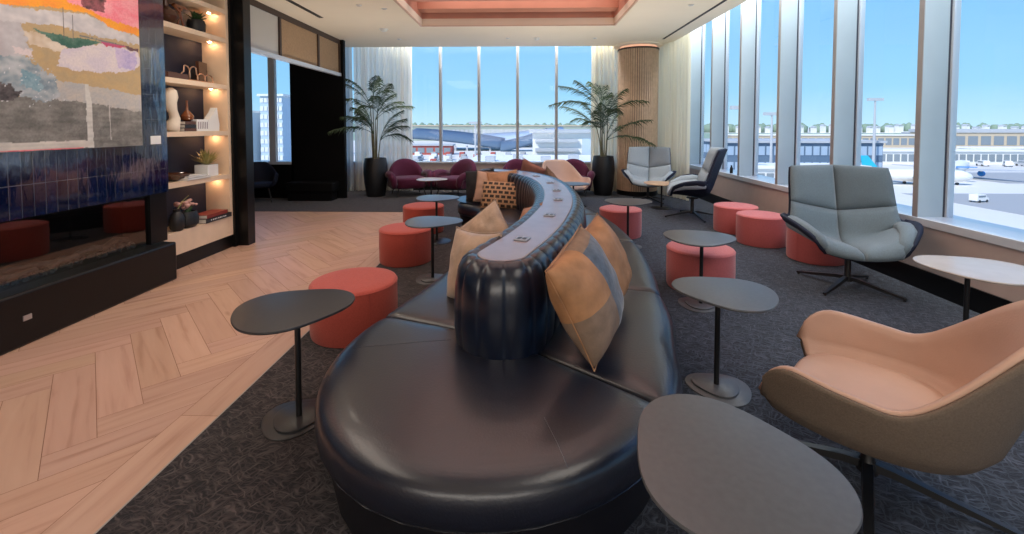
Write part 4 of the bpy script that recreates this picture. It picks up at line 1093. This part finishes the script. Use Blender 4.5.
# ------------------------------------------------------------------ exterior
GZ = -9.
def emat(name, c, r=.8, **k): return mat(name, c, r, **k)
E_ = {k: emat(k, c) for k, c in dict(x_conc=(.60,.58,.54), x_grass=(.30,.38,.26), x_white=(.80,.79,.77), x_blueroof=(.10,.16,.24), x_lightroof=(.34,.44,.56), x_teal=(.02,.45,.65), x_blue=(.02,.22,.62),
      x_tan=(.55,.45,.33), x_glass=(.22,.26,.29), x_darkg=(.22,.30,.22), x_asph=(.38,.38,.38), x_red=(.45,.10,.08), x_grey=(.45,.47,.50), x_hill=(.33,.38,.33), x_tower=(.50,.60,.68), x_yellow=(.75,.50,.25)).items()}
gm = mat('apron', (.80,.76,.69), .85, col2=(.62,.60,.57), vscale=.03)
struct('ground', MB().box(-900, 1500, 14, 2500, GZ-.5, GZ), gm, label='sunlit concrete airport apron outside')
struct('ground', MB().box(-900, 1500, 330, 700, GZ, GZ+.05), E_['x_grass'], label='grass band beyond the apron')
struct('ground', MB().box(60, 160, 52, 72, GZ, GZ+.04).box(90, 260, 85, 105, GZ, GZ+.04), E_['x_asph'], label='darker asphalt lanes on the apron')
rn = random.Random(5)
# wooded shoreline with houses
b = MB()
for k in range(260):
    x = -500+k*7.5+rn.uniform(-3, 3); r = rn.uniform(6, 11)
    b.lathe([(r*.9, GZ), (r, GZ+8+rn.random()*2), (r*.6, GZ+11+rn.random()*3), (r*.15, GZ+13+rn.random()*4)], 7, (x, 760+rn.uniform(-20, 20)))
o = b.build('tree_line', E_['x_darkg'], auto=0); tag(o, 'distant green tree line along the horizon', 'trees', kind='stuff')
for k in range(90):
    x = -330+k*17+rn.uniform(-3.5, 3.5); w = rn.uniform(1.5, 4); z1 = GZ+rn.uniform(8, 12)
    t = thing('distant_house', 'tiny pale house among the trees on the far horizon', 'house', (x, 712+rn.uniform(-6, 6), GZ), 0, 'pale houses on the far horizon')
    MB().box(-w, w, -4, 4, 0, z1-GZ).build('walls', E_['x_white'], t, smooth=False)
    MB().rings([[Vector((-w-.5, y, z1-GZ)), Vector((w+.5, y, z1-GZ)), Vector((0, y, z1-GZ+2))] for y in (-5, 5)]).build('roof', E_['x_grey'], t, smooth=False)
def bld(name, label, x, y, w, d, h, mw, mr, windows=None, z=GZ, rz=0, grp=None, wm=None, roof=.5):
    t = thing(name, label, 'building', (x, y, z), rz, grp)
    MB().box(-w/2, w/2, -d/2, d/2, 0, h).build('walls', mw, t, smooth=False)
    MB().box(-w/2-.5, w/2+.5, -d/2-.5, d/2+.5, h, h+roof).build('roof', mr, t, smooth=False)
    if windows:
        nx, nz = windows
        for j in range(nz):
            b = MB()
            for i in range(nx):
                cx = -w/2+w*(i+.5)/nx; cz = h*(j+.5)/nz
                b.box(cx-w/nx*.38, cx+w/nx*.38, -d/2-.15, -d/2-.02, cz-h/nz*.28, cz+h/nz*.28)
                if abs(rz) < .01 or True: pass
            for i in range(max(1, int(nx*d/w))):
                n2 = max(1, int(nx*d/w)); cy = -d/2+d*(i+.5)/n2
                b.box(-w/2-.15, -w/2-.02, cy-d/n2*.38, cy+d/n2*.38, cz-h/nz*.28, cz+h/nz*.28)
            b.build('window_row', wm or E_['x_glass'], t, smooth=False)
    return t
# behind the back windows
t = thing('terminal_canopy', 'dark blue curved hangar roofs seen through the back windows', 'building', (0, 200, GZ))
def swoop(x0, x1, y0, y1, za, zb, zc, m, nm):
    G = [[Vector((x0+(x1-x0)*i/16, y0+(y1-y0)*j, za*(1-i/16)**2+zb*2*(i/16)*(1-i/16)+zc*(i/16)**2+j*3.2)) for j in (0, 1)] for i in range(17)]
    return thick(MB(), G, -1.2, 0).build(nm, m, t, auto=0)
swoop(-52, -9, -10, 14, 6.6, 5.6, 1.8, E_['x_blueroof'], 'curved_roof'); swoop(-24, 22, 20, 60, 3.2, 3.8, 7.2, E_['x_lightroof'], 'curved_roof'); swoop(-10, 10, -14, -4, .9, 2.6, 6.8, E_['x_blueroof'], 'curved_roof')
for k in range(9): MB().box(-50+k*5, -49.2+k*5, -9, -8.4, 0, 3.2-.2*k).build('column', E_['x_grey'], t, smooth=False)
bld('terminal_building', 'long grey brown concourse roof behind the blue hangar roofs', 14, 330, 190, 20, 10.6, E_['x_hill'], E_['x_tan'], (60, 1), roof=.8, wm=E_['x_grey'])
t = bld('louvred_building', 'white building with horizontal louvres outside the back windows', 5.0, 52, 7.8, 10, 10.0, E_['x_white'], E_['x_grey'], roof=.3)
b = MB()
for k in range(5): b.box(-3.8, .6, -5.5, -5.02, 5.2+k*.95, 5.55+k*.95)
b.build('louvres', E_['x_grey'], t, smooth=False)
MB().box(1.1, 3.4, -5.2, -5.02, 5.4, 9.4).build('glazing', E_['x_tower'], t, smooth=False)
bld('low_roof_building', 'low white flat roof below the louvred building', 1.0, 40, 10.4, 9, 7.3, E_['x_tan'], E_['x_white'])
for k in range(4): MB().box(-4.2+k*2.3, -3.4+k*2.3, -3.6, -2.6, 7.8, 8.2+.15*(k % 2)).build('roof_unit', E_['x_grey'], bpy.data.objects['low_roof_building'], smooth=False)
bld('plant_building', 'pale block with dark window right of the louvred building', 14.0, 60, 7.5, 10, 9.7, E_['x_tan'], E_['x_white'], (2, 2))
bld('service_shed', 'red brown sheds among vehicles beyond the left back windows', -40, 168, 26, 6, 3.4, E_['x_red'], E_['x_grey'], (8, 1))
def van(x, y, rz, c, label, grp='service vehicles on the apron', sc_=1.):
    t = thing('service_van', label, 'van', (x, y, GZ+.05), rz, grp)
    MB().rings([[Vector((px, py, pz)) for px, pz in ((-2.4, .4), (2.3, .4), (2.35, 1.1), (1.5, 1.35), (1.0, 2.1), (-2.4, 2.15))] for py in (-.95, .95)]).build('body', c, t, bevel=.08)
    for wx in (-1.5, 1.4):
        for wy in (-.95, .95): MB().tube([(wx, wy-.1, .36), (wx, wy+.1, .36)], .36, 12).build('wheel', M['black'], t)
    t.scale = (sc_, sc_, sc_)
    MB().box(-1.9, .9, -.97, .97, 1.35, 1.85).build('window_band', E_['x_glass'], t, smooth=False)
for k in range(36):
    i_, j_ = k % 9, k//9; y = 119+j_*11+rn.uniform(-1.5, 1.5)
    van((-43+i_*5.4+rn.uniform(-.5, .5))*y/165*1.05, y, rn.choice((PI/2, PI/2-.15, PI/2+.12)), rn.choice([E_['x_white'], E_['x_red'], E_['x_white'], E_['x_grey'], E_['x_asph']]), 'parked service van beyond the left back windows, one of a crowded lot', 'vans in the crowded lot behind the back windows', .85)
van(64, 64, .3, E_['x_white'], 'small white car crossing the open apron at the far right', sc_=.52)
van(61, 66.5, .2, E_['x_red'], 'small red tug just left of the white car on the apron', sc_=.40)
for k in range(22):
    van(112+k*5.2+rn.random(), 120+rn.uniform(-3, 3), rn.choice((PI/2-.3, .9, PI/2)), rn.choice([E_['x_white'], E_['x_white'], E_['x_grey']]), 'white service vehicle in the row before the far right terminal', 'white vehicles before the far right terminal', .7)
# right side: terminal and walkways
bld('glass_terminal', 'dark blue glazed terminal wing seen between the middle right fins', 62, 108, 34, 16, 7.0, E_['x_blueroof'], E_['x_grey'], (20, 2), wm=E_['x_lightroof'])
bld('terminal_building', 'tan terminal with flat grey roof at the far right', 235, 230, 60, 24, 7.6, E_['x_tan'], E_['x_grey'], (10, 1), roof=1.6)
bld('terminal_building', 'low pale hangar beyond the apron between the right fins', 150, 235, 90, 16, 6.0, E_['x_tan'], E_['x_white'], (24, 1))
bld('terminal_building', 'long grey concourse at the edge of the far right view', 330, 300, 150, 16, 6.6, E_['x_grey'], E_['x_white'], (40, 1))
bld('boarding_walkway', 'long white boarding walkway behind the aircraft tails', 110, 130, 60, 4, 3.6, E_['x_white'], E_['x_white'], (30, 1))
bld('boarding_walkway', 'long grey boarding walkway at the far right', 190, 150, 90, 4, 3.4, E_['x_grey'], E_['x_white'], (30, 1))
bld('boarding_walkway', 'white boarding walkway between the middle right fins', 48, 78, 18, 5, 3.6, E_['x_white'], E_['x_white'], (12, 1))
def plane(x, y, rz, tailm, label, s=1.):
    t = thing('airliner', label, 'aeroplane', (x, y, GZ), rz, 'parked airliners')
    pts = [(-15, 0, 3.2), (-13, 0, 3.0), (-9, 0, 2.8), (0, 0, 2.6), (8, 0, 2.6), (12, 0, 2.6), (14, 0, 2.4), (15, 0, 2.2)]
    MB().tube(pts, [.3, .8, 1.5, 1.8, 1.8, 1.6, 1.0, .2], 18).build('fuselage', E_['x_white'], t, auto=0)
    MB().rings([[Vector(p) for p in q] for q in ([(-13.8, -.15, 3.4), (-9.2, -.15, 3.8), (-12.9, -.12, 8.3), (-14.8, -.12, 8.3)], [(-13.8, .15, 3.4), (-9.2, .15, 3.8), (-12.9, .12, 8.3), (-14.8, .12, 8.3)])]).build('tail_fin', tailm, t, smooth=False)
    for sd in (-1, 1):
        MB().rings([[Vector((3, sd*1.5, 2.0)), Vector((-2, sd*1.5, 2.0)), Vector((-5.5, sd*13, 3.0)), Vector((-4, sd*13, 3.0))], [Vector((3, sd*1.5, 2.3)), Vector((-2, sd*1.5, 2.3)), Vector((-5.5, sd*13, 3.1)), Vector((-4, sd*13, 3.1))]]).build('wing', E_['x_grey'], t, smooth=False)
        MB().rings([[Vector((-11, sd*.8, 3.6)), Vector((-13.5, sd*.8, 3.6)), Vector((-14.6, sd*4.6, 3.9)), Vector((-13.2, sd*4.6, 3.9))], [Vector((-11, sd*.8, 3.8)), Vector((-13.5, sd*.8, 3.8)), Vector((-14.6, sd*4.6, 4.0)), Vector((-13.2, sd*4.6, 4.0))]]).build('tailplane', tailm, t, smooth=False)
        MB().tube([(2.2, sd*4.5, 1.3), (-.6, sd*4.5, 1.4)], [.8, .55], 14).build('engine', tailm, t)
    for p in ((11, 0), (-1.5, 1.8), (-1.5, -1.8)): MB().tube([(p[0], p[1]-.2, .4), (p[0], p[1]+.2, .4)], .4, 12).build('wheel', M['black'], t)
    t.scale = (s, s, s)
plane(71.5, 83, R(-4), E_['x_teal'], 'white airliner with a teal tail behind the big grey chair', .64)
plane(90.3, 95, R(42), E_['x_blue'], 'white airliner with a bright blue tail beside the last fin', .76)
plane(126, 106, R(170), E_['x_white'], 'small white airliner parked at the far right edge', .42)
def mast(x, y, h, label):
    t = thing('light_mast', label, 'light mast', (x, y, GZ), 0, 'floodlight masts')
    MB().tube([(0, 0, 0), (0, 0, h)], [.30, .16], 8).build('pole', E_['x_grey'], t)
    MB().box(-1.5, 1.5, -.3, .3, h-.3, h+.25).build('lamp_head', E_['x_grey'], t, smooth=False)
mast(33.5, 70, 13.6, 'light mast seen behind the dark wing chair'); mast(46, 84, 13.0, 'light mast between the middle right fins'); mast(72, 93.5, 16.2, 'tall light mast behind the big grey chair'); mast(-11.5, 105, 11.5, 'light mast over the blue roofs')
for (x, y, w, h, l) in ((-61.5, 112, 5.5, 18, 'tall pale glass tower outside the far left window'), (-70.5, 112, 7, 14, 'shorter pale tower left of the tall tower outside the far left window'), (-86, 165, 30, 9.5, 'low pale block behind the towers outside the far left window')):
    bld('office_tower', l, x, y, w, 10, h, E_['x_tower'], E_['x_white'], (6, 9), grp='pale towers beyond the far left window', wm=E_['x_white'])

# ------------------------------------------------------------------ light
def area(name, loc, rot, sx, sy, e, col=(1, 1, 1)):
    l = bpy.data.lights.new(name, 'AREA'); l.shape = 'RECTANGLE'; l.size = sx; l.size_y = sy; l.energy = e; l.color = col
    o = bpy.data.objects.new(name, l); C.objects.link(o); o.location = loc; o.rotation_euler = rot; return o
# added fill lights hidden above the ceiling edge, standing in for window daylight
area('window_fill', (4.0, 5.0, 4.45), (0, R(-38), 0), .5, 12, 330, (.88,.94,1.))
area('window_fill', (0., 11.52, 4.45), (R(-28), 0, 0), 7, .35, 210, (.86,.93,1.))
# added overhead fill lights out of view, supplementing the window light
area('overhead_fill', (-2.9, 2.2, 3.66), (0, 0, 0), 1.2, 4.2, 45, (1.,.87,.74))
area('overhead_fill', (2.2, .4, 3.66), (0, 0, 0), 1.8, 2.4, 35, (1.,.9,.8))
area('coffer_lamp', (-.1, 5.2, 4.29), (0, 0, 0), 3.4, 6.6, 110, (1.,.82,.72))
area('front_fill', (-.5, -2.6, 1.2), (R(90+26), 0, 0), 5, .8, 60, (1.,.92,.84))  # fill light added behind the camera, brightening the ceiling and the fronts of things
for x, y in ((-2.73,7.37), (-2.87,10.24), (-.37,10.19), (1.61,10.24), (2.75,7.5), (-3., 5.4)):
    l = bpy.data.lights.new('downlight_beam', 'SPOT'); l.energy = 55; l.spot_size = R(120); l.spot_blend = .9; l.shadow_soft_size = .05; l.color = (1,.86,.70)
    o = bpy.data.objects.new('downlight_beam', l); C.objects.link(o); o.location = (x, y, CEIL-.05)
for x, y, e_ in ((-3.2, 8.3, 50), (.55, 9.0, 60), (2.3, 7.4, 50), (-2.9, 5.0, 30), (2.6, 4.6, 35)):  # unseen upward spots, added to brighten the ceiling
    l = bpy.data.lights.new('ceiling_fill', 'SPOT'); l.energy = e_*1.4; l.spot_size = R(150); l.spot_blend = 1; l.shadow_soft_size = .02; l.color = (1,.90,.76)
    o = bpy.data.objects.new('ceiling_fill', l); C.objects.link(o); o.location = (x, y, 1.1); o.rotation_euler = (PI, 0, 0)
sun = bpy.data.lights.new('sun', 'SUN'); sun.energy = 3.8; sun.angle = R(.6); sun.color = (1., .95, .88)
so = bpy.data.objects.new('sun', sun); C.objects.link(so); so.rotation_euler = Vector((.50, .55, -.72)).to_track_quat('-Z', 'Y').to_euler()

w = bpy.data.worlds.new('world'); bpy.context.scene.world = w; w.use_nodes = True
n = w.node_tree.nodes; L = w.node_tree.links; bg = n['Background']
tc = n.new('ShaderNodeTexCoord'); sp = n.new('ShaderNodeSeparateXYZ'); L.new(tc.outputs['Generated'], sp.inputs[0])
r = n.new('ShaderNodeValToRGB'); e = r.color_ramp.elements
e[0].position = 0.; e[0].color = (.50,.75,.88,1); e[1].position = .55; e[1].color = (.085,.27,.72,1)
x = e.new(.07); x.color = (.32,.63,.88,1); x = e.new(.28); x.color = (.19,.48,.86,1)
L.new(sp.outputs['Z'], r.inputs['Fac']); L.new(r.outputs['Color'], bg.inputs['Color']); bg.inputs['Strength'].default_value = 1.0

# ------------------------------------------------------------------ camera
cam = bpy.data.cameras.new('camera'); co = bpy.data.objects.new('camera', cam); C.objects.link(co)
cam.sensor_width = 36; cam.lens = 36*445/1024; cam.shift_y = -(267-144)/1024; cam.clip_start = .05; cam.clip_end = 5000
co.location = (0, 0, 1.70); co.rotation_euler = (R(90-2.3), 0, R(1.545))
sc = bpy.context.scene; sc.camera = co
sc.view_settings.view_transform = 'Standard'; sc.view_settings.look = 'None'; sc.view_settings.exposure = 0.3
sc.cycles.max_bounces = 7; sc.cycles.diffuse_bounces = 4; sc.cycles.transparent_max_bounces = 12
